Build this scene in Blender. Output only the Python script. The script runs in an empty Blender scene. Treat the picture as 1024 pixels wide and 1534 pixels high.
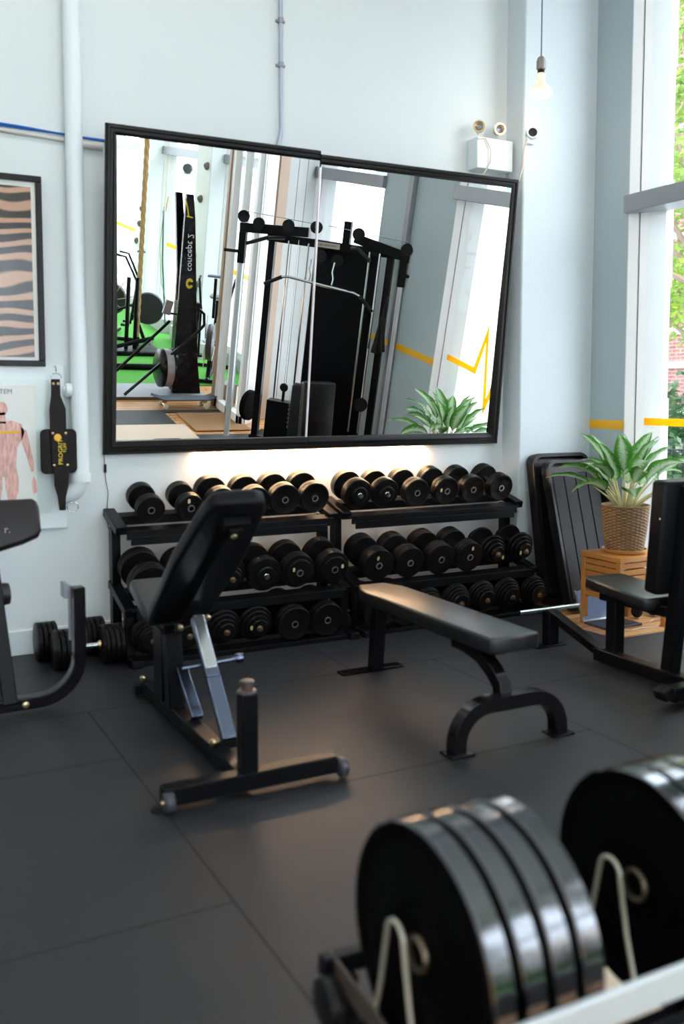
import bpy, math, random
from mathutils import Vector, Matrix
random.seed(7)
S = bpy.context.scene
COL = S.collection
R = math.radians

# ------------------------------------------------------------------ camera
cd = bpy.data.cameras.new('camera'); cam = bpy.data.objects.new('camera', cd); COL.objects.link(cam)
HEAD, PITCH, F = R(62.4), math.atan(113/1424), 1424.0
hf = Vector((math.cos(HEAD), math.sin(HEAD), 0)); right = Vector((math.sin(HEAD), -math.cos(HEAD), 0))
fw = hf*math.cos(PITCH)+Vector((0, 0, -math.sin(PITCH))); up = right.cross(fw)
m = Matrix((right, up, -fw)).transposed().to_4x4(); m.translation = Vector((0, 0, 1.45)); cam.matrix_world = m
cd.sensor_fit = 'VERTICAL'; cd.sensor_height = 36; cd.sensor_width = 36; cd.lens = F/1534*36
cd.shift_y = -64/1534
cd.dof.use_dof = True; cd.dof.focus_distance = 9.0; cd.dof.aperture_fstop = 1.9
cd.clip_end = 300
S.camera = cam
# ------------------------------------------------------------------ world, exposure
S.view_settings.view_transform = 'Standard'; S.view_settings.look = 'None'
S.view_settings.gamma = 1; S.view_settings.exposure = 0.68; S.view_settings.use_curve_mapping = False
w = bpy.data.worlds.new('sky'); S.world = w; w.use_nodes = True
bg = w.node_tree.nodes['Background']; bg.inputs[0].default_value = (0.79, 0.885, 1.0, 1); bg.inputs[1].default_value = 5.4
sl = bpy.data.lights.new('sun', 'SUN'); sl.energy = 2.5; sl.angle = R(4); sl.color = (1, .94, .85)
so = bpy.data.objects.new('sun', sl); COL.objects.link(so); so.rotation_euler = (R(35), R(-28), 0)

# ------------------------------------------------------------------ materials
MATS = {}
def mat(name, col, rough=.5, metal=0, bump=0, bscale=60, var=0, vscale=5, spec=None, emis=None, es=0, coat=0, stretch=None):
    if name in MATS: return MATS[name]
    M = bpy.data.materials.new(name); M.use_nodes = True; nt = M.node_tree; b = nt.nodes['Principled BSDF']
    b.inputs['Base Color'].default_value = (*col, 1); b.inputs['Roughness'].default_value = rough; b.inputs['Metallic'].default_value = metal
    if spec is not None: b.inputs['Specular IOR Level'].default_value = spec
    if coat: b.inputs['Coat Weight'].default_value = coat
    if emis: b.inputs['Emission Color'].default_value = (*emis, 1); b.inputs['Emission Strength'].default_value = es
    tc = nt.nodes.new('ShaderNodeTexCoord'); src = tc.outputs['Object']
    if stretch:
        mp = nt.nodes.new('ShaderNodeMapping'); mp.inputs['Scale'].default_value = stretch
        nt.links.new(src, mp.inputs[0]); src = mp.outputs[0]
    if bump:
        n = nt.nodes.new('ShaderNodeTexNoise'); n.inputs['Scale'].default_value = bscale; n.inputs['Detail'].default_value = 4
        bp = nt.nodes.new('ShaderNodeBump'); bp.inputs['Strength'].default_value = bump; bp.inputs['Distance'].default_value = .01
        nt.links.new(src, n.inputs['Vector']); nt.links.new(n.outputs[0], bp.inputs['Height']); nt.links.new(bp.outputs[0], b.inputs['Normal'])
    if var:
        n = nt.nodes.new('ShaderNodeTexNoise'); n.inputs['Scale'].default_value = vscale; n.inputs['Detail'].default_value = 5
        r = nt.nodes.new('ShaderNodeMapRange'); r.inputs[3].default_value = 1-var; r.inputs[4].default_value = 1+var
        mx = nt.nodes.new('ShaderNodeMix'); mx.data_type = 'RGBA'; mx.blend_type = 'MULTIPLY'; mx.inputs[0].default_value = 1
        mx.inputs[6].default_value = (*col, 1)
        nt.links.new(src, n.inputs['Vector']); nt.links.new(n.outputs[0], r.inputs[0]); nt.links.new(r.outputs[0], mx.inputs[7])
        nt.links.new(mx.outputs[2], b.inputs['Base Color'])
        r2 = nt.nodes.new('ShaderNodeMapRange'); r2.inputs[3].default_value = max(0, rough-.12); r2.inputs[4].default_value = min(1, rough+.12)
        nt.links.new(n.outputs[0], r2.inputs[0]); nt.links.new(r2.outputs[0], b.inputs['Roughness'])
    MATS[name] = M; return M
wallm = mat('painted_wall', (.72, .76, .765), .75, bump=.08, bscale=25, var=.035, vscale=1.2)
stucco = mat('stucco', (.68, .74, .77), .85, bump=.4, bscale=150, var=.03, vscale=3)
ceilm = mat('ceiling_paint', (.78, .82, .84), .9)
rubber = mat('rubber_floor', (.0145, .0145, .0175), .5, bump=.15, bscale=300, var=.4, vscale=1.3, spec=.45)
seamm = mat('rubber_seam', (.006, .006, .007), .8)
white = mat('white_paint', (.78, .84, .86), .5, var=.03)
whitef = mat('white_frame', (.94, .92, .92), .4)
grey = mat('grey_aluminium', (.30, .31, .33), .42, .35)
blk = mat('black_steel', (.005, .005, .006), .33, .0, var=.2, vscale=9, spec=.12)
blkg = mat('gloss_black_steel', (.006, .005, .006), .2, .05, spec=.2, var=.15, vscale=6)
iron = mat('black_iron', (.006, .005, .005), .38, .0, spec=.14, bump=.25, bscale=60, var=.3, vscale=20)
irond = mat('dark_hub', (.004, .004, .004), .4, spec=.2)
vinyl = mat('black_vinyl', (.010, .010, .012), .36, bump=.12, bscale=240, spec=.5)
vinylt = mat('sheen_vinyl', (.008, .008, .009), .33, bump=.05, bscale=240, spec=.6)
vinylb = mat('dark_vinyl', (.005, .005, .006), .38, bump=.1, bscale=240, spec=.15)
chrome = mat('chrome', (.75, .76, .78), .16, 1)
brushed = mat('brushed_steel', (.17, .20, .29), .2, 1)
brass = mat('brass_nut', (.65, .50, .28), .3, 1)
ring = mat('ring_steel', (.85, .80, .82), .35, 1)
plastic = mat('black_plastic', (.010, .009, .010), .42, spec=.2, bump=.1, bscale=90)
frame_m = mat('mirror_frame', (.010, .008, .008), .3, spec=.2)
yellow = mat('yellow_tape', (.92, .47, .002), .5)
yellow_t = mat('yellow_print', (.85, .62, .03), .5)
orange_t = mat('orange_print', (.85, .45, .03), .5)
woodm = mat('bamboo', (.56, .23, .055), .4, var=.2, vscale=3, stretch=(1, 1, 9))
leather = mat('leather', (.012, .008, .007), .42, spec=.15, bump=.3, bscale=80)
wire = mat('pale_wire', (.55, .52, .42), .35, .5)
cream = mat('ivory_cord', (.72, .60, .48), .5)
bluec = mat('blue_cable', (.01, .12, .45), .4)
paper = mat('paper', (.80, .80, .76), .7)
sticker = mat('price_sticker', (.62, .52, .28), .5)
silverbar = mat('pale_steel_rail', (.60, .64, .66), .4, .3, var=.08, vscale=8)
soil = mat('soil', (.05, .03, .02), .9, bump=.6)
rope_m = mat('rope_fibre', (.45, .28, .12), .8, bump=.4, bscale=60)
turf_m = mat('turf', (.10, .42, .05), .9, bump=1, bscale=200, var=.3, vscale=90)
conc = mat('concrete', (.45, .45, .43), .8, var=.2, vscale=4, bump=.3, bscale=30)
coir = mat('coir', (.40, .21, .09), .9, bump=.8, bscale=200, var=.2, vscale=90)
sunpatchm = mat('sun_patch_tone', (.72, .55, .40), .5, var=.08, vscale=3)  # pale tone that paints sunlight falling on the floor
bulbm = mat('lit_bulb', (1, .9, .8), .4, emis=(1, .88, .74), es=9)
ledm = mat('led_strip', (1, .85, .7), .4, emis=(1, .62, .34), es=130)
laptopm = mat('laptop_silver', (.55, .55, .57), .3, .8)
screenm = mat('laptop_screen', (.02, .02, .03), .2, emis=(.40, .55, .90), es=.14)
pave = mat('pavement', (.55, .54, .52), .9, var=.1, vscale=1)
stonem = mat('pale_stone', (.80, .74, .68), .8, var=.05)
asph = mat('street', (.40, .40, .41), .9, var=.1)

def glassmat():
    M = bpy.data.materials.new('window_glass'); M.use_nodes = True; nt = M.node_tree; nt.nodes.clear()
    o = nt.nodes.new('ShaderNodeOutputMaterial'); t = nt.nodes.new('ShaderNodeBsdfTransparent'); t.inputs[0].default_value = (.96, .98, .98, 1)
    g = nt.nodes.new('ShaderNodeBsdfGlossy'); g.inputs['Roughness'].default_value = .02
    mx = nt.nodes.new('ShaderNodeMixShader'); mx.inputs[0].default_value = .05
    nt.links.new(t.outputs[0], mx.inputs[1]); nt.links.new(g.outputs[0], mx.inputs[2]); nt.links.new(mx.outputs[0], o.inputs[0])
    return M
glass = glassmat()
def mirrormat():
    M = bpy.data.materials.new('mirror_silver'); M.use_nodes = True; b = M.node_tree.nodes['Principled BSDF']
    b.inputs['Base Color'].default_value = (.93, .95, .95, 1); b.inputs['Metallic'].default_value = 1; b.inputs['Roughness'].default_value = 0.0
    return M
mirr = mirrormat()
def planks(name, c1, c2, sc, along='X', rough=.35):
    M = bpy.data.materials.new(name); M.use_nodes = True; nt = M.node_tree; b = nt.nodes['Principled BSDF']; b.inputs['Roughness'].default_value = rough
    tc = nt.nodes.new('ShaderNodeTexCoord'); mp = nt.nodes.new('ShaderNodeMapping'); nt.links.new(tc.outputs['Object'], mp.inputs[0])
    if along == 'Y': mp.inputs['Rotation'].default_value = (0, 0, R(90))
    br = nt.nodes.new('ShaderNodeTexBrick'); br.inputs['Scale'].default_value = sc; br.inputs['Color1'].default_value = (*c1, 1); br.inputs['Color2'].default_value = (*c2, 1)
    br.inputs['Mortar'].default_value = (c1[0]*.3, c1[1]*.3, c1[2]*.3, 1); br.inputs['Mortar Size'].default_value = .006; br.inputs['Brick Width'].default_value = 1.6; br.inputs['Row Height'].default_value = .1
    n = nt.nodes.new('ShaderNodeTexNoise'); n.inputs['Scale'].default_value = 6; mp2 = nt.nodes.new('ShaderNodeMapping'); mp2.inputs['Scale'].default_value = (1, 12, 1)
    nt.links.new(mp.outputs[0], mp2.inputs[0]); nt.links.new(mp2.outputs[0], n.inputs[0]); nt.links.new(mp.outputs[0], br.inputs[0])
    mx = nt.nodes.new('ShaderNodeMix'); mx.data_type = 'RGBA'; mx.blend_type = 'OVERLAY'; mx.inputs[0].default_value = .5
    nt.links.new(br.outputs[0], mx.inputs[6]); nt.links.new(n.outputs[0], mx.inputs[7]); nt.links.new(mx.outputs[2], b.inputs['Base Color']); return M
floorwood = planks('oak_floor', (.62, .30, .11), (.70, .36, .14), 1, 'X')
def brickmat():
    M = bpy.data.materials.new('red_brick'); M.use_nodes = True; nt = M.node_tree; b = nt.nodes['Principled BSDF']; b.inputs['Roughness'].default_value = .85
    tc = nt.nodes.new('ShaderNodeTexCoord'); br = nt.nodes.new('ShaderNodeTexBrick'); sp = nt.nodes.new('ShaderNodeSeparateXYZ'); mp = nt.nodes.new('ShaderNodeCombineXYZ'); nt.links.new(tc.outputs['Object'], sp.inputs[0])
    nt.links.new(sp.outputs[1], mp.inputs[0]); nt.links.new(sp.outputs[2], mp.inputs[1]); nt.links.new(mp.outputs[0], br.inputs[0]); br.inputs['Scale'].default_value = 1
    br.inputs['Color1'].default_value = (.17, .06, .05, 1); br.inputs['Color2'].default_value = (.21, .085, .07, 1); br.inputs['Mortar'].default_value = (.26, .2, .18, 1)
    br.inputs['Brick Width'].default_value = .30; br.inputs['Row Height'].default_value = .1; br.inputs['Mortar Size'].default_value = .012
    nt.links.new(br.outputs[0], b.inputs['Base Color']); return M
brickm = brickmat()
def leafmat(name, edge, mid, tree=False):
    M = bpy.data.materials.new(name); M.use_nodes = True; nt = M.node_tree; b = nt.nodes['Principled BSDF']; b.inputs['Roughness'].default_value = .38
    out = nt.nodes['Material Output']
    n = nt.nodes.new('ShaderNodeTexNoise'); n.inputs['Scale'].default_value = 3; n.inputs['Detail'].default_value = 3
    cr = nt.nodes.new('ShaderNodeValToRGB'); nt.links.new(cr.outputs[0], b.inputs['Base Color'])
    if tree:
        tc = nt.nodes.new('ShaderNodeTexCoord'); nt.links.new(tc.outputs['Object'], n.inputs[0]); nt.links.new(n.outputs[0], cr.inputs[0])
        cr.color_ramp.elements[0].position = .35; cr.color_ramp.elements[1].position = .65
    else:
        uv = nt.nodes.new('ShaderNodeUVMap'); uv.uv_map = 'UVMap'
        mp = nt.nodes.new('ShaderNodeMapping'); mp.inputs['Scale'].default_value = (9, 3, 1); mp.inputs['Rotation'].default_value = (0, 0, R(35))
        nt.links.new(uv.outputs[0], mp.inputs[0]); nt.links.new(mp.outputs[0], n.inputs[0])
        sx = nt.nodes.new('ShaderNodeSeparateXYZ'); nt.links.new(uv.outputs[0], sx.inputs[0])
        a = nt.nodes.new('ShaderNodeMath'); a.operation = 'SUBTRACT'; a.inputs[1].default_value = .5; nt.links.new(sx.outputs[1], a.inputs[0])
        ab = nt.nodes.new('ShaderNodeMath'); ab.operation = 'ABSOLUTE'; nt.links.new(a.outputs[0], ab.inputs[0])
        ml = nt.nodes.new('ShaderNodeMath'); ml.operation = 'MULTIPLY'; ml.inputs[1].default_value = 1.5; nt.links.new(ab.outputs[0], ml.inputs[0])
        ad = nt.nodes.new('ShaderNodeMath'); ad.operation = 'ADD'; nt.links.new(ml.outputs[0], ad.inputs[0]); nt.links.new(n.outputs[0], ad.inputs[1])
        nt.links.new(ad.outputs[0], cr.inputs[0]); cr.color_ramp.elements[0].position = .62; cr.color_ramp.elements[1].position = .95
    cr.color_ramp.elements[0].color = (*mid, 1); cr.color_ramp.elements[1].color = (*edge, 1)
    tl = nt.nodes.new('ShaderNodeBsdfTranslucent'); nt.links.new(cr.outputs[0], tl.inputs[0]); mx = nt.nodes.new('ShaderNodeMixShader'); mx.inputs[0].default_value = .35
    nt.links.new(b.outputs[0], mx.inputs[1]); nt.links.new(tl.outputs[0], mx.inputs[2]); nt.links.new(mx.outputs[0], out.inputs[0]); return M
leafm = leafmat('variegated_leaf', (.06, .24, .02), (.50, .64, .42))
treem = leafmat('tree_leaf', (.24, .33, .03), (.12, .24, .03), True)
bushm = leafmat('bush_leaf', (.05, .12, .04), (.03, .07, .03), True)
stemm = mat('leaf_stem', (.62, .58, .30), .5)
def wickermat():
    M = mat('wicker', (.27, .155, .07), .6, bump=.3, bscale=40, var=.35, vscale=30); return M
wicker = wickermat()

# ------------------------------------------------------------------ mesh builder
class MB:
    def __init__(s, o=(0, 0, 0)): s.v = []; s.f = []; s.uv = []; s.o = Vector(o)
    def add(s, vs, fs, uvs=None):
        k = len(s.v); s.v += [Vector(p)-s.o for p in vs]; s.f += [tuple(i+k for i in f) for f in fs]
        s.uv += uvs if uvs else [None]*len(fs); return s
    def box(s, a, b):
        x0, y0, z0 = a; x1, y1, z1 = b
        return s.add([(x0,y0,z0),(x1,y0,z0),(x1,y1,z0),(x0,y1,z0),(x0,y0,z1),(x1,y0,z1),(x1,y1,z1),(x0,y1,z1)],
                     [(0,3,2,1),(4,5,6,7),(0,1,5,4),(1,2,6,5),(2,3,7,6),(3,0,4,7)])
    def bar(s, p, q, wd, h, upv=(0, 0, 1)):
        p = Vector(p); q = Vector(q); d = (q-p).normalized(); u = Vector(upv)
        if abs(d.dot(u)) > .98: u = Vector((0, 1, 0))
        r = d.cross(u).normalized(); u = r.cross(d); vs = []
        for c in (p, q):
            for a, b in ((-1,-1),(1,-1),(1,1),(-1,1)): vs.append(c+r*a*wd/2+u*b*h/2)
        return s.add(vs, [(0,1,2,3),(7,6,5,4),(0,4,5,1),(1,5,6,2),(2,6,7,3),(3,7,4,0)])
    def ribbon(s, pts, wd, h, side):      # rectangular tube along a path, side = fixed width direction
        side = Vector(side).normalized(); pts = [Vector(p) for p in pts]; vs = []; n = len(pts)
        for i, p in enumerate(pts):
            d = (pts[min(i+1, n-1)]-pts[max(i-1, 0)]).normalized(); u = side.cross(d).normalized()
            for a, b in ((-1,-1),(1,-1),(1,1),(-1,1)): vs.append(p+side*a*wd/2+u*b*h/2)
        fs = [(0,1,2,3), tuple(4*(n-1)+k for k in (3,2,1,0))]
        for i in range(n-1):
            for k in range(4): fs.append((4*i+k, 4*i+4+k, 4*i+4+(k+1) % 4, 4*i+(k+1) % 4))
        return s.add(vs, fs)
    def tube(s, pts, r, n=12, cap=True):
        pts = [Vector(p) for p in pts]; N = len(pts); rs = r if isinstance(r, (list, tuple)) else [r]*N; vs = []; prev = None
        for i, p in enumerate(pts):
            d = (pts[min(i+1, N-1)]-pts[max(i-1, 0)]).normalized()
            if prev is None:
                a = Vector((0, 0, 1)) if abs(d.z) < .9 else Vector((1, 0, 0)); u = d.cross(a).normalized()
            else: u = (prev-d*prev.dot(d)).normalized()
            prev = u; v2 = d.cross(u)
            for k in range(n):
                t = 2*math.pi*k/n; vs.append(p+(u*math.cos(t)+v2*math.sin(t))*rs[i])
        fs = []
        for i in range(N-1):
            for k in range(n): fs.append((n*i+k, n*i+(k+1) % n, n*i+n+(k+1) % n, n*i+n+k))
        if cap: fs += [tuple(range(n))[::-1], tuple(n*(N-1)+k for k in range(n))]
        return s.add(vs, fs)
    def lathe(s, prof, c=(0, 0, 0), ax=(0, 0, 1), n=32, disp=None, loop=False):   # prof: (r, t) along the axis
        c = Vector(c); d = Vector(ax).normalized(); a = Vector((0, 0, 1)) if abs(d.z) < .9 else Vector((1, 0, 0))
        u = d.cross(a).normalized(); v2 = d.cross(u); vs = []; fs = []; N = len(prof)
        for i, (r, t) in enumerate(prof):
            for k in range(n):
                th = 2*math.pi*k/n; rr = r+(disp(i, k) if disp else 0); vs.append(c+d*t+(u*math.cos(th)+v2*math.sin(th))*rr)
        for i in range(N-1):
            for k in range(n): fs.append((n*i+k, n*i+(k+1) % n, n*i+n+(k+1) % n, n*i+n+k))
        if loop:
            for k in range(n): fs.append((n*(N-1)+k, n*(N-1)+(k+1) % n, (k+1) % n, k))
            return s.add(vs, fs)
        if prof[0][0] > 1e-5: fs.append(tuple(range(n))[::-1])
        if prof[-1][0] > 1e-5: fs.append(tuple(n*(N-1)+k for k in range(n)))
        return s.add(vs, fs)
    def prism(s, poly, o, ux, uy, th):      # closed polygon extruded by vector th
        o = Vector(o); ux = Vector(ux); uy = Vector(uy); th = Vector(th); n = len(poly)
        a = [o+ux*x+uy*y for x, y in poly]; vs = a+[p+th for p in a]
        return s.add(vs, [tuple(range(n))[::-1], tuple(range(n, 2*n))]+[(i, (i+1) % n, n+(i+1) % n, n+i) for i in range(n)])
    def build(s, name, m_, parent=None, bevel=0, smooth=True, seg=2, ang=35):
        me = bpy.data.meshes.new(name); me.from_pydata([tuple(p) for p in s.v], [], s.f)
        if any(u is not None for u in s.uv):
            l = me.uv_layers.new(name='UVMap')
            for p in me.polygons:
                if s.uv[p.index]:
                    for li, uvc in zip(p.loop_indices, s.uv[p.index]): l.data[li].uv = uvc
        import bmesh
        bm = bmesh.new(); bm.from_mesh(me); bmesh.ops.recalc_face_normals(bm, faces=bm.faces); bm.to_mesh(me); bm.free()
        if smooth: me.shade_smooth(); me.set_sharp_from_angle(angle=R(ang))
        me.materials.append(m_); o = bpy.data.objects.new(name, me); COL.objects.link(o)
        if parent: o.parent = parent
        if bevel:
            b = o.modifiers.new('bevel', 'BEVEL'); b.width = bevel; b.segments = seg; b.limit_method = 'ANGLE'; b.angle_limit = R(40)
        return o
def rrect(w, h, r, n=5):
    out = []
    for cx, cy, a0 in ((w/2-r, h/2-r, 0), (-w/2+r, h/2-r, 90), (-w/2+r, -h/2+r, 180), (w/2-r, -h/2+r, 270)):
        for k in range(n+1):
            t = R(a0+90*k/n); out.append((cx+r*math.cos(t), cy+r*math.sin(t)))
    return out
def tag(o, label, cat, group=None):
    o['label'] = label; o['category'] = cat
    if group: o['group'] = group
    return o
def thing(name, label, cat, loc=(0, 0, 0), group=None, rot=None):
    o = bpy.data.objects.new(name, None); COL.objects.link(o); o.location = loc; o.empty_display_size = .1
    if rot: o.rotation_euler = rot
    return tag(o, label, cat, group)
def struct(name, mb, m_, **k):
    o = mb.build(name, m_, **k); o['kind'] = 'structure'; return o
def copytree(o, parent=None):
    c = o.copy(); COL.objects.link(c); c.parent = parent
    for ch in list(o.children): copytree(ch, c)
    return c
def lbl(o, t): o['label'] = t; return o
def text(name, body, size, ux, uy, loc, m_, parent=None, ext=.0006, align='CENTER', o=(0, 0, 0), xs=1):
    cu = bpy.data.curves.new(name, 'FONT'); cu.body = body; cu.size = size; cu.align_x = align; cu.align_y = 'CENTER'; cu.extrude = ext; cu.resolution_u = 2
    t = bpy.data.objects.new(name, cu); COL.objects.link(t)
    me = bpy.data.meshes.new_from_object(t.evaluated_get(bpy.context.evaluated_depsgraph_get())); COL.objects.unlink(t); bpy.data.objects.remove(t)
    ux = Vector(ux).normalized(); uy = Vector(uy).normalized(); n = ux.cross(uy); mt = Matrix((ux*xs, uy, n)).transposed().to_4x4()
    mt.translation = Vector(loc)-Vector(o); me.transform(mt); me.materials.clear(); me.materials.append(m_)
    ob = bpy.data.objects.new(name, me); COL.objects.link(ob)
    if parent: ob.parent = parent
    return ob

# ------------------------------------------------------------------ setting
YW, XW, YC, XC, CEIL, YR, XL = 5.44, 4.76, 5.25, 4.125, 5.0, -9.0, -3.0
struct('wall_back', MB().box((XL-.2, YW, 0), (XC+.1, YW+.25, CEIL)), wallm, smooth=False)
mb = MB().box((XC, YC, 0), (XW+.35, YW+.25, CEIL)); struct('wall_column', mb, stucco, bevel=.012)
struct('wall_left', MB().box((XL-.2, YR, 0), (XL, YW, CEIL)), wallm, smooth=False)
struct('ceiling', MB().box((XL-.2, YR-.2, CEIL), (XW+.35, YW+.25, CEIL+.2)), ceilm, smooth=False)
struct('floor', MB().box((XL-.2, YR-.2, -.12), (XW+.35, YW+.25, -.009)), floorwood, smooth=False)
# rubber flooring on top of the boards, L shaped, with shallow seams between sheets
rub = MB()
poly = [(XL, .60), (3.2, .60), (3.9, .60), (3.9, .70), (3.15, .70), (3.15, 1.55), (4.76, 1.55), (4.76, 4.16), (4.02, 4.16), (3.97, 4.62), (4.10, 5.25), (4.10, YW), (XL, YW)]
rub.prism(poly, (0, 0, -.012), (1, 0, 0), (0, 1, 0), (0, 0, .012))
fo = rub.build('floor', rubber, smooth=False); fo['kind'] = 'structure'
sm = MB()
def seam(x0, y0, x1, y1, wd=.007):
    d = Vector((x1-x0, y1-y0, 0)).normalized(); n = Vector((-d.y, d.x, 0))*wd/2; a = Vector((x0, y0, .0006)); b = Vector((x1, y1, .0006))
    sm.add([a-n, b-n, b+n, a+n], [(0, 1, 2, 3)])
seam(.938, .6, .938, 4.30); seam(XL, 3.681, .938, 3.681); seam(.938, 3.06, 2.81, 3.06); seam(2.81, 1.6, 2.81, 4.30); seam(XL, 4.30, 4.0, 4.30)
seam(2.322, 4.30, 2.322, 5.4); seam(2.81, 3.68, 4.7, 3.68); seam(.938, 1.86, 2.81, 1.86); seam(XL, 2.46, .938, 2.46); seam(2.81, 2.46, 4.7, 2.46); seam(.45, 4.3, .45, 5.4)
so_ = sm.build('trim_seams', seamm, smooth=False); so_['kind'] = 'structure'
struct('baseboard_back', MB().box((XL, YW-.018, 0), (XC, YW, .14)), white, bevel=.004)

# window wall: pieces with openings between
WT = .30
wins = [(3.45, 4.91), (.60, 2.17), (-2.3, -.10), (-5.2, -2.9), (-8.8, -6.3)]
SILL, HEADZ = .16, 4.55
edges = [YW+.25]
mb = MB(); ys = sorted([y for w_ in wins for y in w_]); segs = []; lo = YR-.2
for a, b in sorted(wins): segs.append((lo, a)); lo = b
segs.append((lo, YC+.05))
for a, b in segs: mb.box((XW, a, 0), (XW+WT, b, CEIL))
for a, b in wins: mb.box((XW, a, 0), (XW+WT, b, SILL)); mb.box((XW, a, HEADZ), (XW+WT, b, CEIL))
greyp = mat('window_wall_paint', (.42, .50, .53), .6, var=.05, vscale=1.5)
struct('wall_right', mb, greyp, smooth=False)
for i, (a, b) in enumerate(wins):
    root = MB()
    # jambs in two steps with a dark reveal line
    for y0, s in ((a, 1), (b, -1)):
        root.prism([(XW-.004, y0), (XW-.004, y0+s*.008), (XW+.035, y0+s*.055), (XW+.14, y0+s*.055), (XW+.14, y0)], (0, 0, SILL), (1, 0, 0), (0, 1, 0), (0, 0, HEADZ-SILL))
        root.prism([(XW+.04, y0+s*.066), (XW+.15, y0+s*.19), (XW+.20, y0+s*.19), (XW+.20, y0+s*.066)], (0, 0, SILL), (1, 0, 0), (0, 1, 0), (0, 0, HEADZ-SILL))
    root.box((XW+.03, a, SILL), (XW+.17, b, SILL+.09)); root.box((XW+.03, a, HEADZ-.1), (XW+.17, b, HEADZ))
    wf = struct('window_%d' % (i+1), root, whitef)
    tr = MB().box((XW-.045, a-.02, 2.665), (XW+.16, b+.01, 2.785)).build('window_transom', grey, wf, bevel=.006)
    gl = MB().box((XW+.070, a+.10, SILL+.05), (XW+.078, b-.10, 2.67)).box((XW+.070, a+.10, 2.78), (XW+.078, b-.10, HEADZ-.05)).build('window_pane', glass, wf, smooth=False)
    gap = MB().box((XW+.045, a+.054, SILL), (XW+.12, a+.069, HEADZ)).box((XW+.045, b-.069, SILL), (XW+.12, b-.054, HEADZ)).build('gasket', irond, wf, smooth=False)
# rear storefront wall
rb = MB(); rb.box((XL-.2, YR-.2, 0), (XL+.6, YR, CEIL)); rb.box((XL, YR-.2, 4.5), (XW, YR, CEIL)); rb.box((XL, YR-.2, 0), (XW, YR, .15))
for x in (-.9, 1.4, 3.2, 4.55): rb.box((x, YR-.2, 0), (x+.25, YR, CEIL))
struct('wall_rear', rb, wallm, smooth=False)
wf = struct('window_6', MB().box((XL+.6, YR-.14, 2.7), (XW, YR-.04, 2.8)).box((2.3, YR-.12, .1), (2.36, YR-.05, 4.5)), whitef)
MB().box((XL+.6, YR-.10, .15), (XW, YR-.09, 4.5)).build('window_pane', glass, wf, smooth=False)

# piers along the window wall far down the room with climbing holds
for i, (y0, y1) in enumerate(((-5.95, -5.2), (-2.9, -2.3))):
    t = struct('trim_%d' % (i+1), MB().box((XW-.22, y0, 0), (XW, y1, CEIL)), wallm, bevel=.01)
    struct('trim_%d' % (i+3), MB().box((XW-.30, y0-.5, 0), (XW, y1+1.4 if i == 0 else y1+.3, .22)), conc, bevel=.01)
# vestibule that steps into the room
vb = MB()
tan = mat('tan_trim', (.42, .29, .21), .5); greyw = mat('grey_panel', (.42, .42, .41), .5, var=.05, stretch=(8, 8, 1))
for y0, y1 in ((.44, .52), (.80, .84), (1.15, 1.23)): vb.box((3.82, y0, 0), (3.90, y1, 3.4))
vb.box((3.82, .44, 3.3), (3.90, 1.23, 3.5)); vb.box((3.82, .44, 0), (3.90, 1.23, .10))
vf = struct('door_1', vb, whitef, bevel=.004)
MB().box((3.855, .5, .1), (3.865, 1.2, 3.3)).build('door_pane', glass, vf, smooth=False)
struct('trim_5', MB().box((3.80, .38, 0), (3.90, .44, 3.5)), tan, bevel=.004)
A_ = Vector((3.86, 1.23, 0)); B_ = Vector((4.74, .60, 0))
def splay(nm, f0, f1, m_, th=.03):
    a = A_+(B_-A_)*f0; b = A_+(B_-A_)*f1; mb = MB().bar(a+Vector((0, 0, 1.75)), b+Vector((0, 0, 1.75)), th, 3.5); struct(nm, mb, m_, bevel=.003)
splay('trim_6', .0, .24, whitef); splay('trim_7', .26, .44, tan, .05); splay('trim_10', .45, .62, greyw); splay('trim_11', .63, .80, greyw); splay('trim_12', .81, 1, greyw)
struct('trim_8', MB().box((XW-.05, 2.68, 0), (XW, 2.76, 4.6)), grey, bevel=.004)

# yellow tape line
tapeglass = bpy.data.materials.new('sheer_yellow_tape'); tapeglass.use_nodes = True; _n = tapeglass.node_tree; _b = _n.nodes['Principled BSDF']; _b.inputs['Base Color'].default_value = (.95, .58, 0, 1)
_t = _n.nodes.new('ShaderNodeBsdfTranslucent'); _t.inputs[0].default_value = (1, .62, .0, 1); _m = _n.nodes.new('ShaderNodeMixShader'); _m.inputs[0].default_value = .65
_n.links.new(_b.outputs[0], _m.inputs[1]); _n.links.new(_t.outputs[0], _m.inputs[2]); _n.links.new(_m.outputs[0], _n.nodes['Material Output'].inputs[0])
def tp_(mb, pts, x0, x1, wd=.062):
    P = [Vector((0, y, z)) for y, z in pts]; L_, R_ = [], []
    for i, p in enumerate(P):
        ds = []
        if i > 0: ds.append((P[i]-P[i-1]).normalized())
        if i < len(P)-1: ds.append((P[i+1]-P[i]).normalized())
        ns = [Vector((0, -d.z, d.y)) for d in ds]; nn = sum(ns, Vector()).normalized(); k = wd/2/max(.35, nn.dot(ns[0]))
        L_.append(p+nn*k); R_.append(p-nn*k)
    n = len(P)
    for i in range(n-1):
        q = [L_[i], L_[i+1], R_[i+1], R_[i]]
        mb.add([(x0, a.y, a.z) for a in q]+[(x1, a.y, a.z) for a in q], [(0,1,2,3),(7,6,5,4),(0,4,5,1),(1,5,6,2),(2,6,7,3),(3,7,4,0)])
def tape(label, pts, x0, x1, wd=.062):
    o = (x0, pts[0][0], pts[0][1]); mb = MB(o); tp_(mb, pts, x0, x1, wd); t = mb.build('wall_tape', tapeglass if x0 > XW else yellow, smooth=False); t.location = o
    tag(t, label, 'tape', 'yellow tape stripes along the window wall')
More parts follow.
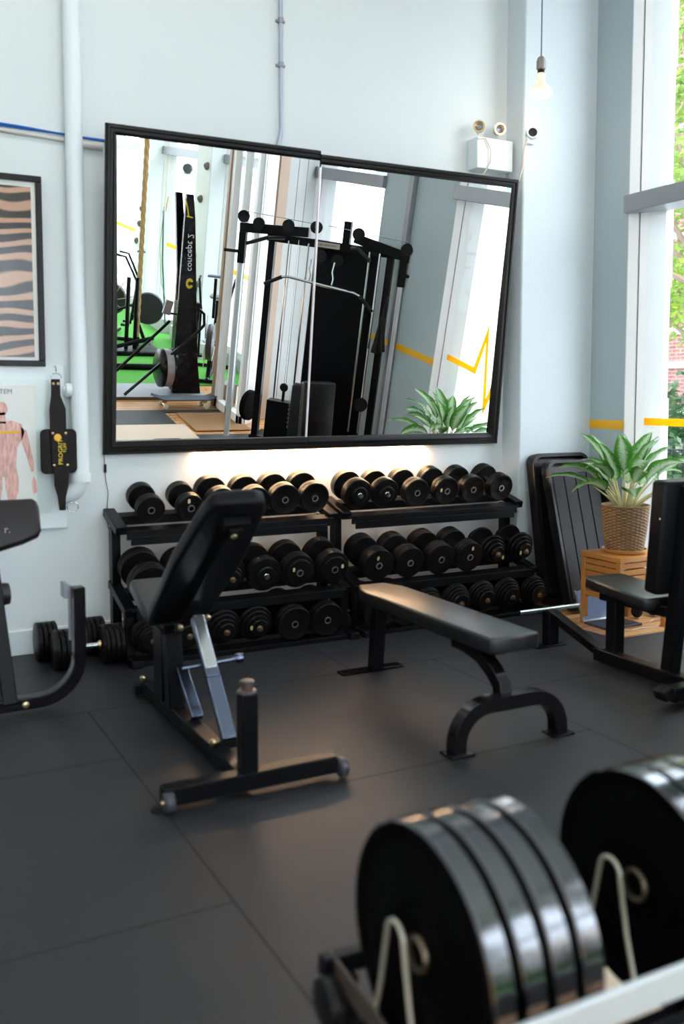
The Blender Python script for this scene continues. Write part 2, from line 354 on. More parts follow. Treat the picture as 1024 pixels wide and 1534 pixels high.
tape('ochre tape stripe on the grey wall between column and window, behind the plant', [(YC, 1.235), (4.915, 1.235)], XW-.0035, XW-.0005)
tape('yellow tape stripe on the wide grey pier, seen in the mirror', [(3.445, 1.235), (2.77, 1.235)], XW-.0035, XW-.0005)
tape('yellow tape stripe behind the cable machine, seen in the mirror', [(2.67, 1.235), (2.18, 1.235)], XW-.0035, XW-.0005)
tape('yellow tape with a zigzag peak on the window pane nearest the column', [(4.79, 1.262), (4.38, 1.262), (4.30, 1.24), (4.215, 1.02), (4.10, 1.63), (4.00, 1.29), (3.56, 1.31)], XW+.064, XW+.067, .05)
for a, b, l in ((.80, 1.97, 'on the window pane beside the doorway'), (-2.1, -.3, 'on the pane behind the exercise bike'), (-5.0, -3.1, 'on the pane behind the ski machine'), (-8.6, -6.5, 'on the furthest window pane')):
    tape('yellow tape stripe %s, seen in the mirror' % l, [(b, 1.26), (a, 1.26)], XW+.064, XW+.067)

# fill lights added out of view under the ceiling to brighten the room
fillm = mat('fill_diffuser', (1, 1, 1), .5, emis=(.93, .97, 1), es=2.0)
first = None
for k, (x, y) in enumerate([(-1.2, 3.4), (1.2, 3.6), (-1.2, .4), (1.6, -.6), (-1.2, -3.4), (2.2, -3.4), (1.8, -6.5)]):
    if first is None:
        t = thing('fill_panel', '', 'light', (x, y, CEIL)); first = t
        MB().box((-.62, -.32, -.07), (.62, .32, 0)).build('fill_panel_housing', whitef, t); MB().box((-.58, -.28, -.078), (.58, .28, -.069)).build('fill_panel_diffuser', fillm, t)
    else: t = copytree(first); t.location = (x, y, CEIL)
    tag(t, 'added white fill light panel, out of view high above the gym floor', 'light', 'added fill light panels')
    al = bpy.data.lights.new('added_fill', 'AREA'); al.shape = 'RECTANGLE'; al.size = 1.15; al.size_y = .55; al.energy = 11; al.color = (.95, .98, 1)
    ao = bpy.data.objects.new('fill_light', al); COL.objects.link(ao); ao.location = (x, y, CEIL-.09); ao.parent = None

# ------------------------------------------------------------------ wall things
t = thing('wall_pipe', 'thick white painted pipe running down the wall beside the mirror', 'pipe', (1.163, 5.385, .85))
o = (1.163, 5.385, .85)
pts = [(1.163, 5.375, CEIL), (1.163, 5.375, 3), (1.163, 5.375, 2), (1.163, 5.375, 1.0)]
for k in range(1, 8):
    a = R(90*k/7); pts.append((1.163-.085*(1-math.cos(a)), 5.375+.045*(1-math.cos(a)), 1.0-.12*math.sin(a)))
pts.append((1.045, 5.43, .875))
MB(o).tube(pts, .046, 20).build('pipe_run', white, t)
MB(o).lathe([(.055, 0), (.055, .05)], (1.163, 5.375, .96)).build('collar', white, t)
MB(o).tube([(1.163, 5.385, 1.47), (1.085, 5.405, 1.47)], .026, 14).lathe([(.038, 0), (.038, .03)], (1.12, 5.383, 1.47), (-1, 0, 0)).build('branch', white, t)
t = thing('steel_conduit', 'slim grey conduit dropping behind the middle of the mirror', 'conduit', (2.42, 5.42, 2.9))
o = (2.42, 5.42, 2.9)
MB(o).tube([(2.42, 5.425, CEIL), (2.42, 5.425, 3.06), (2.415, 5.425, 3.02), (2.395, 5.425, 2.95), (2.38, 5.425, 2.88)], .012, 12).build('tube', mat('conduit_grey', (.42, .47, .56), .4, .3), t)
for z in (3.42, 3.68): MB(o).lathe([(.017, 0), (.017, .03)], (2.42, 5.425, z)).box((2.39, 5.43, z+.005), (2.45, 5.44, z+.02)).build('clip', grey, t)
tag(MB((1, 5.42, 2.87)).tube([(.3, 5.425, 2.90), (.7, 5.425, 2.885), (.9, 5.425, 2.878), (1.06, 5.425, 2.868), (1.35, 5.425, 2.856)], .006, 8)
    .tube([(.3, 5.43, 2.892), (.8, 5.43, 2.872), (1.35, 5.43, 2.862)], .005, 8).build('blue_cable', bluec), 'blue network cable running along the wall towards the mirror', 'cable').location = (1, 5.42, 2.87)
tag(MB((1, 5.42, 2.8)).tube([(.3, 5.425, 2.865), (.8, 5.425, 2.848), (1.12, 5.425, 2.835)], .010, 10).tube([(1.19, 5.425, 2.825), (1.33, 5.42, 2.822)], .022, 12).build('wall_conduit', mat('conduit_beige', (.62, .60, .57), .5)),
    'short pale conduit under the blue cable with a thicker end near the mirror', 'conduit').location = (1, 5.42, 2.8)

# framed poster with glass
o = (.6, 5.42, 2.1)
t = thing('framed_poster', 'black framed poster with brown striped picture above the anatomy chart', 'picture', o)
PX0, PX1, PZ0, PZ1, FY = -.05, .99, 1.60, 2.62, 5.395
fw_ = .032; mb = MB(o)
for a, b in (((PX0, PZ0), (PX1, PZ0+fw_)), ((PX0, PZ1-fw_), (PX1, PZ1)), ((PX0, PZ0+fw_), (PX0+fw_, PZ1-fw_)), ((PX1-fw_, PZ0+fw_), (PX1, PZ1-fw_))):
    mb.box((a[0], FY, a[1]), (b[0], YW, b[1]))
mb.build('frame', frame_m, t, bevel=.003)
MB(o).box((PX0+fw_, FY+.02, PZ0+fw_), (PX1-fw_, YW, PZ1-fw_)).build('mount', paper, t, smooth=False)
def stripemat():
    M = bpy.data.materials.new('striped_picture'); M.use_nodes = True; nt = M.node_tree; b = nt.nodes['Principled BSDF']; b.inputs['Roughness'].default_value = .12
    tc = nt.nodes.new('ShaderNodeTexCoord'); mp = nt.nodes.new('ShaderNodeMapping'); mp.inputs['Scale'].default_value = (1.2, 1, 2.4); mp.inputs['Rotation'].default_value = (0, R(6), 0)
    wv = nt.nodes.new('ShaderNodeTexWave'); wv.bands_direction = 'Z'; wv.inputs['Scale'].default_value = 1.6; wv.inputs['Distortion'].default_value = 16; wv.inputs['Detail'].default_value = 2.2; wv.inputs['Detail Scale'].default_value = .55
    cr = nt.nodes.new('ShaderNodeValToRGB'); e = cr.color_ramp.elements; e[0].position = .45; e[0].color = (.03, .022, .018, 1); e[1].position = .78; e[1].color = (.52, .30, .20, 1)
    nt.links.new(tc.outputs['Object'], mp.inputs[0]); nt.links.new(mp.outputs[0], wv.inputs[0]); nt.links.new(wv.outputs[0], cr.inputs[0]); nt.links.new(cr.outputs[0], b.inputs['Base Color']); return M
MB(o).box((PX0+.06, FY+.016, PZ0+.05), (PX1-.055, FY+.02, PZ1-.06)).build('print', stripemat(), t, smooth=False)

# anatomy chart
o = (.7, 5.42, 1.15)
t = thing('anatomy_chart', 'white framed muscle anatomy chart hanging behind the weight belt', 'poster', o)
mb = MB(o).box((.2, 5.415, .70), (1.09, 5.4385, 1.605)).build('backing_board', white, t, bevel=.003)
mb = MB(o)
fr = .05
mb.prism(rrect(.78, .74, .03), (.62, 5.415, 1.16), (1, 0, 0), (0, 0, 1), (0, -.006, 0)).build('plastic_sheet', mat('clear_sheet', (.66, .74, .72), .12), t, smooth=False)
MB(o).box((.3, 5.406, .80), (.93, 5.409, 1.50)).build('chart_paper', paper, t, smooth=False)
text('title', 'SYSTEM', .036, (1, 0, 0), (0, 0, 1), (.812, 5.405, 1.462), mat('ink', (.12, .14, .25), .6), t, align='RIGHT', o=o)
redm = mat('muscle_red', (.74, .42, .37), .6, var=.65, vscale=40, stretch=(2.5, 1, .6)); pinkm = mat('muscle_pink', (.62, .34, .32), .6, var=.4, vscale=60)
def flat(mb, pts, y=5.404): mb.add([(x, y, z) for x, z in pts], [tuple(range(len(pts)))])
mb = MB(o); cx = .755
for s in (-1, 1):
    f = lambda pts: flat(mb, [(cx+s*x, z) for x, z in pts])
    f([(0, 1.30), (.05, 1.305), (.10, 1.285), (.115, 1.24), (.10, 1.20), (.075, 1.16), (.065, 1.06), (.075, 1.0), (.0, 1.0)])
    f([(.095, 1.27), (.125, 1.25), (.14, 1.18), (.155, 1.10), (.16, 1.03), (.145, 1.02), (.125, 1.10), (.10, 1.18)])
    f([(.005, 1.0), (.078, 1.0), (.075, .92), (.055, .86), (.06, .80), (.045, .74), (.05, .72), (.02, .72), (.028, .80), (.02, .87), (.008, .94)])
f2 = lambda c, r, n=14: flat(mb, [(c[0]+r*math.cos(2*math.pi*k/n), c[1]+1.25*r*math.sin(2*math.pi*k/n)) for k in range(n)])
f2((cx, 1.37), .03); flat(mb, [(cx-.018, 1.29), (cx+.018, 1.29), (cx+.016, 1.35), (cx-.016, 1.35)])
flat(mb, [(.91, .90), (.93, .91), (.925, .97), (.912, 1.0), (.90, .96)])
mb.build('figure_print', redm, t, smooth=False)
MB(o).box((.3, 5.4015, 1.235), (.845, 5.403, 1.25)).build('band_print', orange_t, t, smooth=False)

# dip belt
o = (1.05, 5.37, 1.56)
t = thing('dip_belt', 'black leather weight belt with yellow print hanging from a hook', 'belt', o)
MB(o).tube([(1.045, 5.465, 1.60), (1.045, 5.39, 1.60), (1.045, 5.375, 1.585), (1.045, 5.38, 1.57)], .003, 8).build('hook', chrome, t)
mb = MB(o); mb.tube([(1.045+.028*math.cos(a), 5.378, 1.54+.022*math.sin(a)) for a in [R(10*k) for k in range(-2, 21)]], .003, 8).build('d_ring', chrome, t)
mb = MB(o); mb.tube([(1.098+.03*math.cos(a)+.02, 5.378, .825+.028*math.sin(a)) for a in [R(15*k) for k in range(25)]], .003, 8).build('d_ring', chrome, t)
MB(o).prism([(x-.01 if False else x, z) for x, z in [(1.018, 1.53), (1.064, 1.53), (1.066, 1.44), (1.092, 1.37), (1.094, 1.12), (1.104, 1.02), (1.098, .95), (1.082, .88), (1.080, .81), (1.046, .81), (1.040, .88), (1.022, .95), (1.020, 1.02), (1.008, 1.12), (1.005, 1.36), (1.016, 1.44)]],
           (0, 5.372, 0), (1, 0, 0), (0, 0, 1), (0, .012, 0)).build('strap', leather, t, bevel=.002)
MB(o).prism(rrect(.195, .245, .03), (1.052, 5.384, 1.135), (1, 0, .0), (0, 0, 1), (0, .014, 0)).build('back_pad', leather, t, bevel=.004)
MB(o).prism(rrect(.088, .175, .012), (1.056, 5.366, 1.145), (1, 0, 0), (0, 0, 1), (0, .006, 0)).build('badge', leather, t, bevel=.001)
mb = MB(o)
for x, z in ((1.018, 1.235), (1.088, 1.235), (1.022, 1.06), (1.094, 1.06), (1.028, 1.505), (1.054, 1.505)): mb.lathe([(.008, 0), (.007, .003), (.002, .005)], (x, 5.367 if z < 1.4 else 5.372, z), (0, -1, 0), 12)
mb.build('rivet', brass, t)
text('belt_text', 'PROGRIT', .034, (0, 0, 1), (-1, 0, 0), (1.058, 5.3655, 1.133), yellow_t, t, o=o)
text('belt_text', 'TUFF', .024, (0, 0, 1), (-1, 0, 0), (1.082, 5.3655, 1.155), yellow_t, t, o=o)
MB(o).lathe([(.020, 0), (.018, .001)], (1.044, 5.366, 1.212), (0, -1, 0), 20).build('belt_emblem', orange_t, t)

t.location = (o[0]-.015, o[1]-.05, o[2])
# emergency light
o = (3.945, 5.38, 2.95)
t = thing('emergency_light', 'white emergency light box with two round gold rimmed lamps by the column', 'light', o)
MB(o).box((3.80, 5.325, 2.955), (4.095, YW, 3.16)).build('box', white, t, bevel=.006)
def ehead(x, y, z, d, par, o):
    d = Vector(d).normalized(); c = Vector((x, y, z))
    h = MB(o).lathe([(.018, -.055), (.034, -.04), (.040, 0), (.040, .012), (.030, .012), (.028, -.002), (0.0, -.012)], c, d, 24).build('lamp_head', brass, par)
    MB(o).lathe([(.027, 0), (.020, .008), (0, .012)], c-d*.006, d, 20).build('lens', mat('lens_glass', (.28, .26, .30), .1, .6), h)
    MB(o).tube([c-d*.04, c+Vector((0, .01, -.045))], .009, 8).build('neck', white, par)
ehead(3.815, 5.33, 3.225, (-.7, -.9, .05), t, o); ehead(3.985, 5.33, 3.228, (-.3, -.95, -.05), t, o)
MB(o).tube([(3.80, 5.32, 3.14), (3.86, 5.315, 3.15), (3.90, 5.31, 3.08), (3.90, 5.312, 3.0), (3.86, 5.33, 2.92), (3.80, 5.36, 2.90), (3.86, 5.37, 2.92), (4.0, 5.38, 2.885), (4.1, 5.38, 2.86)], .005, 8).build('power_cord', cream, t)
o = (4.16, 5.23, 3.18)
t = thing('remote_lamp', 'small round black faced spotlight on the corner of the column', 'light', o)
h = MB(o).lathe([(.020, -.06), (.036, -.045), (.042, 0), (.040, .01), (.034, .006), (.0, -.02)], (4.165, 5.205, 3.20), (-.45, -.85, .1), 24).build('lamp_head', white, t)
MB(o).lathe([(.033, 0), (.0, .002)], (4.163, 5.203, 3.20), (-.45, -.85, .1), 20).build('lens', irond, h)
MB(o).box((4.14, 5.225, 3.13), (4.20, YC, 3.18)).build('bracket', white, t, bevel=.004)
MB(o).tube([(4.14, 5.235, 3.15), (4.118, 5.235, 3.08), (4.115, 5.24, 2.98), (4.10, 5.26, 2.89), (4.09, 5.34, 2.85)], .005, 8).build('cord', cream, t)

# pendant bulb
o = (3.98, 4.9, 3.34)
t = thing('pendant_bulb', 'bare lit reflector bulb hanging on a dark cord before the column', 'lamp', o)
MB(o).tube([(3.98, 4.9, CEIL), (3.98, 4.9, 3.56)], .004, 8).build('cord', mat('purple_cord', (.10, .09, .22), .5), t)
MB(o).lathe([(.008, .235), (.022, .225), (.030, .20), (.030, .155), (.024, .15)], (3.98, 4.9, 3.34), n=24).build('socket', mat('socket', (.30, .26, .25), .4, .3), t)
MB(o).lathe([(.022, .155), (.022, .13)], (3.98, 4.9, 3.34), n=24).build('socket_ring', irond, t)
b_ = MB(o).lathe([(.020, .13), (.028, .118), (.028, .10), (.022, .085), (.032, .065), (.058, .035), (.071, .012)], (3.98, 4.9, 3.34), n=32).build('reflector', mat('bulb_reflector', (.75, .70, .66), .3, .3, emis=(1, .55, .30), es=.5), t)
MB(o).lathe([(.071, .012), (.070, -.004), (.055, -.018), (.03, -.025), (0, -.027)], (3.98, 4.9, 3.34), n=32).build('bulb_face', bulbm, b_)
pl = bpy.data.lights.new('bulb', 'POINT'); pl.energy = 1.2; pl.color = (1, .8, .6); pl.shadow_soft_size = .06
po = bpy.data.objects.new('bulb_light', pl); COL.objects.link(po); po.location = (3.98, 4.9, 3.25)

# ------------------------------------------------------------------ mirrors
TA = R(6.5); GA = R(7.4)
def mirror(name, label, x0, x1, left, rgt, dz):
    o = Vector(((x0+x1)/2, 5.395, 1.102)); t = thing(name, label, 'mirror', o, 'framed wall mirrors leaning forward')
    U_ = Vector((0, -math.sin(TA), math.cos(TA))); N = Vector((0, -math.cos(TA), -math.sin(TA)))     # up along frame, outward normal
    H = 1.797+dz
    def P(x, h, d): return Vector((x, 5.395, 1.102))+U_*h+N*d
    def side(ax, bx, ah, bh, ia, ib, ja, jb):   # member from outer edge to inner edge, stepped moulding
        mb = MB(o); prof = [(0, -.035), (0, -.012), (.12, 0), (.28, 0), (.34, -.008), (.55, -.008), (.62, -.002), (.80, -.010), (1, -.022), (1, -.035)]
        vs = []
        for (px_, ph, qx, qh) in ((ax, ah, ia, ja), (bx, bh, ib, jb)):
            for k, d in prof: vs.append(P(px_+(qx-px_)*k, ph+(qh-ph)*k, d))
        n = len(prof); mb.add(vs, [tuple(range(n)), tuple(range(n, 2*n))[::-1]]+[(i, (i+1) % n, n+(i+1) % n, n+i) for i in range(n)])
        return mb.build('frame_moulding', frame_m, t, ang=20)
    W_ = .075; a = x0+W_ if left else x0; b = x1-W_ if rgt else x1
    side(x0, x1, H, H, a, b, H-W_, H-W_); side(x0, x1, 0, 0, a, b, W_, W_)
    if left: side(x0, x0, 0, H, a, a, W_, H-W_)
    if rgt: side(x1, x1, 0, H, b, b, W_, H-W_)
    def G(z): return 5.425-(z-1.15)*math.tan(GA)
    z0, z1 = 1.12, 2.83+dz; gx0 = x0+.03 if left else x0+.002; gx1 = x1-.03 if rgt else x1-.002
    nr = Vector((0, math.cos(GA), math.sin(GA)))*.005
    q = [Vector((gx0, G(z0), z0)), Vector((gx1, G(z0), z0)), Vector((gx1, G(z1), z1)), Vector((gx0, G(z1), z1))]
    MB(o).add(q+[p+nr for p in q], [(0,1,2,3),(7,6,5,4),(0,4,5,1),(1,5,6,2),(2,6,7,3),(3,7,4,0)]).build('mirror_glass', mirr, t, smooth=False)
    return t, o, G
XS = 2.578
mirror('wall_mirror', 'left half of the big tilted mirror, reflecting a ski machine and skateboard', 1.296, XS-.003, True, False, .008)
t, o, G = mirror('wall_mirror', 'right half of the big tilted mirror, reflecting window and plant by the column', XS+.003, 4.055, False, True, -.012)
MB(o).bar((XS, G(1.15)-.004, 1.16), (XS, G(2.83)-.004, 2.80), .010, .004).build('edge_strip', mat('polished_edge', (.98, .90, .93), .3, .2), t)
# LED strip under the mirrors
t = thing('led_strip', 'glowing warm light strip tucked under the mirror edge', 'light', (2.6, 5.41, 1.07))
MB((2.6, 5.41, 1.07)).box((1.85, 5.395, 1.090), (3.45, 5.415, 1.098)).build('strip_base', whitef, t)
MB((2.6, 5.41, 1.07)).box((1.86, 5.398, 1.084), (3.44, 5.412, 1.089)).build('diodes', ledm, t)
t = thing('mirror_cord', 'thin black cord with inline switch hanging from the mirror corner', 'cable', (1.31, 5.42, 1.0))
o = (1.31, 5.42, 1.0)
MB(o).tube([(1.305, 5.425, 1.10), (1.308, 5.425, 1.04), (1.312, 5.425, .96), (1.325, 5.425, .88), (1.318, 5.425, .82), (1.316, 5.425, .72), (1.33, 5.425, .64), (1.335, 5.425, .50), (1.34, 5.425, .2)], .0022, 6).build('cord', irond, t)
MB(o).box((1.303, 5.416, 1.0), (1.317, 5.43, 1.05)).build('switch', blk, t, bevel=.003)

# ------------------------------------------------------------------ dumbbell racks
TI = R(15.5)
def rack(label, x0, x1):
    o = ((x0+x1)/2, 5.15, 0); t = thing('dumbbell_rack', label, 'rack', o, 'three tier dumbbell racks')
    for x in (x0+.025, x1-.025):
        s = 1 if x < o[0] else -1
        MB(o).bar((x, 5.30, 0), (x, 5.30, .70), .05, .07, (0, 1, 0)).build('upright', blk, t, bevel=.004)
        MB(o).bar((x, 5.425, .775), (x, 5.14, .698), .065, .045).build('tier_bracket', blk, t, bevel=.004)
        MB(o).bar((x, 5.34, .375), (x, 4.98, .275), .065, .045).build('tier_bracket', blk, t, bevel=.004)
        MB(o).bar((x, 5.02, .03), (x, 5.02, .28), .05, .05, (0, 1, 0)).build('front_post', blk, t, bevel=.004)
        MB(o).bar((x, 5.38, .02), (x, 4.86, .02), .06, .04).build('foot', blk, t, bevel=.006)
    for yf, zf, yb, zb in ((5.165, .700, 5.37, .757), (4.995, .292, 5.21, .350), (4.93, .03, 5.12, .085)):
        for y, z in ((yf, zf), (yb, zb)):
            mb = MB(o); d = Vector((0, math.cos(TI), math.sin(TI)))*.03
            mb.bar((x0+.03, y, z), (x1-.03, y, z), .075, .006, (0, -math.sin(TI), math.cos(TI)))
            mb.bar((x0+.05, y-.033, z-.028), (x1-.05, y-.033, z-.028), .006, .05)
            mb.build('shelf_rail', blk, t, bevel=.0015)
    MB(o).bar((x0+.07, 5.12, .64), (x1-.08, 5.12, .64), .008, .045).build('front_slat', blk, t, bevel=.002)
    return t
rack('left black three-tier rack of dumbbells beneath the mirror', 1.30, 2.655)
rack('right black three-tier rack of dumbbells beside the column', 2.70, 4.07)

# dumbbell prototypes; local axis Y, front face at y=-L/2
def plate_prof(r, w, e=.006): return [(.018, 0), (r-e, 0), (r, e), (r, w-e), (r-e, w), (.018, w)]
def mk_db(kind, r, L):
    t = bpy.data.objects.new('dumbbell', None); COL.objects.link(t); t.empty_display_size = .05
    hw = {'ring': .065, 'ringm': .085, 'duo': .085, 'step': .075, 'multi': .085, 'heavy': .095}[kind]
    MB().tube([(0, -L/2+hw, 0), (0, -L/4, 0), (0, 0, 0), (0, L/4, 0), (0, L/2-hw, 0)], [.014, .015, .017, .015, .014], 14).build('handle', chrome, t)
    for s in (-1, 1):
        e = s*L/2
        def lat(prof, y0, loop=False): return MB().lathe(prof, (0, y0, 0), (0, -s, 0), 40, loop=loop)
        if kind == 'ring':
            pr = [(.0, 0), (.022, 0), (.024, .003), (r*.30, .004), (r*.34, .001), (r*.86, .001), (r*.9, -.001), (r-.004, 0), (r, .004), (r, hw*.47), (r-.003, hw*.5), (r-.003, hw*.52), (r, hw*.55), (r, hw-.004), (r-.005, hw), (.02, hw)]
            h = lat(pr, e).build('weight_head', iron, t, ang=30)
            lbl(lat([(.0150, -.003), (.0155, -.006), (.0195, -.006), (.0205, 0), (.0195, .004), (.0150, .004)], e, True).build('end_ring', ring, h), 'silver ring at the end of the handle')
            lat([(.0155, -.002), (0, -.002)], e).build('socket', irond, h)
        elif kind in ('ringm', 'duo'):
            k0 = 0 if kind == 'ringm' else .022; gr_ = []
            for q in range(3):
                a0 = k0+(hw-k0)*q/3; a1 = k0+(hw-k0)*(q+1)/3; gr_ += [(r-.004, a0+.001), (r, a0+.005), (r, a1-.005), (r-.004, a1-.001)]
            h = lat(([(0, 0), (r*.82, 0)] if kind == 'ringm' else [(0, .001), (r*.74, 0), (r*.78, .004), (r*.78, .021)])+gr_+[(.02, hw)], e).build('weight_head', iron, t, ang=25)
            lbl(lat([(.0155, -.003), (.016, -.006), (.0205, -.006), (.0215, 0), (.0205, .004), (.0155, .004)], e, True).build('end_ring', ring, h), 'silver ring at the end of the handle')
            lat([(.0155, -.002), (0, -.002)], e).build('socket', irond, h)
        elif kind == 'step':
            h = lat([(r*.86, .022), (r-.003, .022), (r, .027), (r, hw), (.02, hw)], e).build('weight_plate', iron, t)
            h = lat([(0, .002), (r*.50, 0), (r*.56, .004), (r*.56, .024), (r*.86, .026)], e).build('small_plate', irond, t)
            lat([(.0, -.018), (.013, -.016), (.014, 0), (.02, .004)], e).build('bolt', chrome, h)
        else:
            k = 4 if kind == 'multi' else 5; pr = hw/k
            for q in range(k):
                rr = r*(.50+.17*q) if q < 3 else r; rr = min(rr, r)
                if kind == 'heavy': rr = min(r, r*(.62+.12*q))
                lat([(.014, 0), (rr-.005, 0), (rr, .004), (rr, pr-.004), (rr-.004, pr-.001), (.014, pr-.001)], e-s*(q*pr)).build('weight_plate', iron if q else irond, t, ang=30)
            lbl(lat([(0, -.022), (.010, -.02), (.012, -.006), (.018, -.004), (.018, .002)], e).build('collar_nut', mat('dull_brass', (.30, .20, .13), .35, .9), t), 'dull brass collar nut')
    return t
def sticker_on(t, r, L, a=110, f=.55):
    c = Vector((math.cos(R(a))*r*f, -L/2-.0012, math.sin(R(a))*r*f))
    lbl(MB().prism(rrect(.014, .026, .006), c, (1, 0, 0), (0, 0, 1), (0, .002, 0)).build('price_sticker', sticker, t), 'tan paper sticker on the end')
protos = {}
ORD = ['leftmost', 'second from left', 'third from left', 'fourth from left', 'fifth from left', 'rightmost']
desc = {'ringm': 'silver ringed black dumbbell', 'duo': 'double plate black dumbbell', 'ring': 'flat ended black dumbbell', 'step': 'step ended black dumbbell', 'multi': 'black graded plate dumbbell', 'heavy': 'thick black plate dumbbell'}
def db(x, y, z, kind, r, L, label, group, stick=None, tilt=TI):
    key = (kind, r, L, stick)
    if key not in protos:
        t = mk_db(kind, r, L); protos[key] = t
        if stick: sticker_on(t, r, L, *stick)
    else: t = copytree(protos[key])
    t.rotation_mode = 'YXZ'; t.rotation_euler = (tilt, random.uniform(-3, 3) if not stick else 0, 0)
    t.location = (x, y+L/2*math.cos(tilt), z+L/2*math.sin(tilt)); tag(t, label, 'dumbbell', group); return t
top_l = [(1.487, 'ring', .080, None), (1.717, 'ring', .078, (110, .6)), (1.90, 'ring', .094, None), (2.11, 'ring', .092, None), (2.297, 'ring', .096, None), (2.493, 'ring', .096, None)]
top_r = [(2.803, 'step', .096, None), (2.998, 'step', .094, None), (3.218, 'ring', .092, None), (3.446, 'ring', .093, (170, .5)), (3.652, 'ring', .093, None), (3.880, 'ring', .094, None)]
mid_l = [(1.43, 'ringm', .112, None), (1.66, 'ringm', .104, None), (1.90, 'multi', .103, None), (2.105, 'step', .103, None), (2.315, 'duo', .105, (150, .45)), (2.543, 'duo', .105, (20, .5))]
mid_r = [(2.845, 'ringm', .103, (105, .5)), (3.068, 'ringm', .101, None), (3.296, 'ringm', .103, None), (3.515, 'ringm', .101, (80, .6)), (3.736, 'multi', .103, (-30, .5)), (3.962, 'multi', .105, (190, .4))]
bot_l = [(1.42, 'heavy', .105, None), (1.62, 'heavy', .105, None), (1.834, 'multi', .103, None), (2.03, 'multi', .103, (170, .5)), (2.247, 'ring', .103, None), (2.457, 'ring', .103, None)]
bot_r = [(2.80, 'ring', .10, None), (3.0, 'ring', .10, None), (3.19, 'heavy', .10, None), (3.40, 'heavy', .102, None), (3.60, 'heavy', .103, None), (3.80, 'heavy', .103, None), (4.02, 'heavy', .10, None)]
ORD7 = ORD[:5]+['sixth from left', 'rightmost']
for side, tiers in (('left', (('top', top_l, 5.12, .815, .25), ('middle', mid_l, 4.955, .408, .285), ('bottom', bot_l, 4.88, .130, .29))),
                    ('right', (('top', top_r, 5.12, .815, .25), ('middle', mid_r, 4.955, .408, .285), ('bottom', bot_r, 4.88, .130, .29)))):
    for tn, lst, y, z, L in tiers:
        for i, (x, kind, r, st) in enumerate(lst):
            oo = (ORD if len(lst) == 6 else ORD7)[i]
            zz = {'top': .727, 'middle': .306, 'bottom': .030}[tn]+r
            db(x, y, zz, kind, r, L, '%s, %s on the %s rack\'s %s tier' % (desc[kind], oo, side, tn), 'dumbbells on the %s tier of the %s rack' % (tn, side), st, TI if tn != 'bottom' else R(13))
# two big adjustable dumbbells on the floor, axis along X
for k, (xc, yc, lb) in enumerate(((1.11, 5.06, 'heavy plate loaded dumbbell on the floor, the front one of two'), (1.06, 5.27, 'heavy plate loaded dumbbell on the floor, the rear one against the wall'))):
    o = (xc, yc, 0); t = thing('dumbbell', lb, 'dumbbell', o, 'heavy dumbbells on the floor'); rr = .105; zc = rr
    MB(o).tube([(xc-.15, yc, zc), (xc+.15, yc, zc)], .014, 14).build('handle', chrome, t)
    for s in (-1, 1):
        for q in range(4): MB(o).lathe([(.014, 0), (rr-.006, 0), (rr, .005), (rr, .022), (rr-.006, .026), (.014, .026)], (xc+s*(.075+.027*q), yc, zc), (s, 0, 0), 40).build('weight_plate', iron, t)
        MB(o).lathe([(.02, 0), (.024, .012), (.016, .02)], (xc+s*.055, yc, zc), (s, 0, 0), 16).build('collar_nut', brass, t)

# ------------------------------------------------------------------ flat bench
o = (2.40, 3.65, 0)
t = thing('flat_bench', 'black flat bench with a curved front leg in the middle of the floor', 'bench', o)
def pad(mb, outline, z0, z1, rr=.02, seg=4, M_=None):
    n = len(outline); cx = sum(p[0] for p in outline)/n; cy = sum(p[1] for p in outline)/n; rings = []
    prof = [(0, 0)]
    def ring_(ins, z): return [(p[0]-(1 if p[0] > cx else -1)*ins, p[1]-(1 if p[1] > cy else -1)*ins, z) for p in outline]
    for k in range(seg+1):
        a = R(90*k/seg); rings.append(ring_(rr*(1-math.sin(a)), z0+rr*(1-math.cos(a))))
    for k in range(seg+1):
        a = R(90*k/seg); rings.append(ring_(rr*(1-math.cos(a)), z1-rr+rr*math.sin(a)))
    vs = [p for r_ in rings for p in r_]; fs = [tuple(range(n))[::-1], tuple(range(len(vs)-n, len(vs)))]
    for i in range(len(rings)-1):
        for k in range(n): fs.append((n*i+k, n*i+(k+1) % n, n*i+n+(k+1) % n, n*i+n+k))
    if M_ is not None: vs = [M_ @ Vector(p) for p in vs]
    return mb.add(vs, fs)
cxb = 2.425
ol = [(cxb-.125, 3.10), (cxb-.105, 3.085), (cxb+.105, 3.085), (cxb+.125, 3.10), (cxb+.125, 4.15), (cxb+.12, 4.20), (cxb+.075, 4.31), (cxb-.075, 4.31), (cxb-.12, 4.20), (cxb-.125, 4.15)]
pad(MB(o), ol, .385, .455, .012).build('seat_pad', vinylt, t, ang=50)
MB(o).box((cxb-.04, 3.20, .345), (cxb+.04, 4.25, .388)).build('spine_beam', blkg, t, bevel=.004)
# rear leg
MB(o).bar((cxb, 4.26, .012), (cxb, 4.22, .36), .065, .06, (0, 1, 0)).build('rear_leg', blkg, t, bevel=.004)
MB(o).box((2.225, 4.245, 0), (2.59, 4.315, .012)).build('foot_plate', blkg, t, bevel=.003)
neck = [(cxb-.04, 3.46, .36), (cxb-.04, 3.36, .355), (cxb-.04, 3.26, .335), (cxb-.04, 3.18, .29), (cxb-.04, 3.13, .245), (cxb-.04, 3.11, .17)]
MB(o).ribbon([(p[0], p[1], p[2]) for p in neck], .06, .06, (1, 0, 0)).build('front_neck', blkg, t, bevel=.005)
arch = []; ax0, ax1, ra = 2.135, 2.655, .15
arch.append((ax0, 3.09, .008)); arch.append((ax0, 3.09, .04))
for k in range(9):
    a = R(180-90*k/8); arch.append((ax0+ra+ra*math.cos(a), 3.09, .04+ra*math.sin(a)*.97))
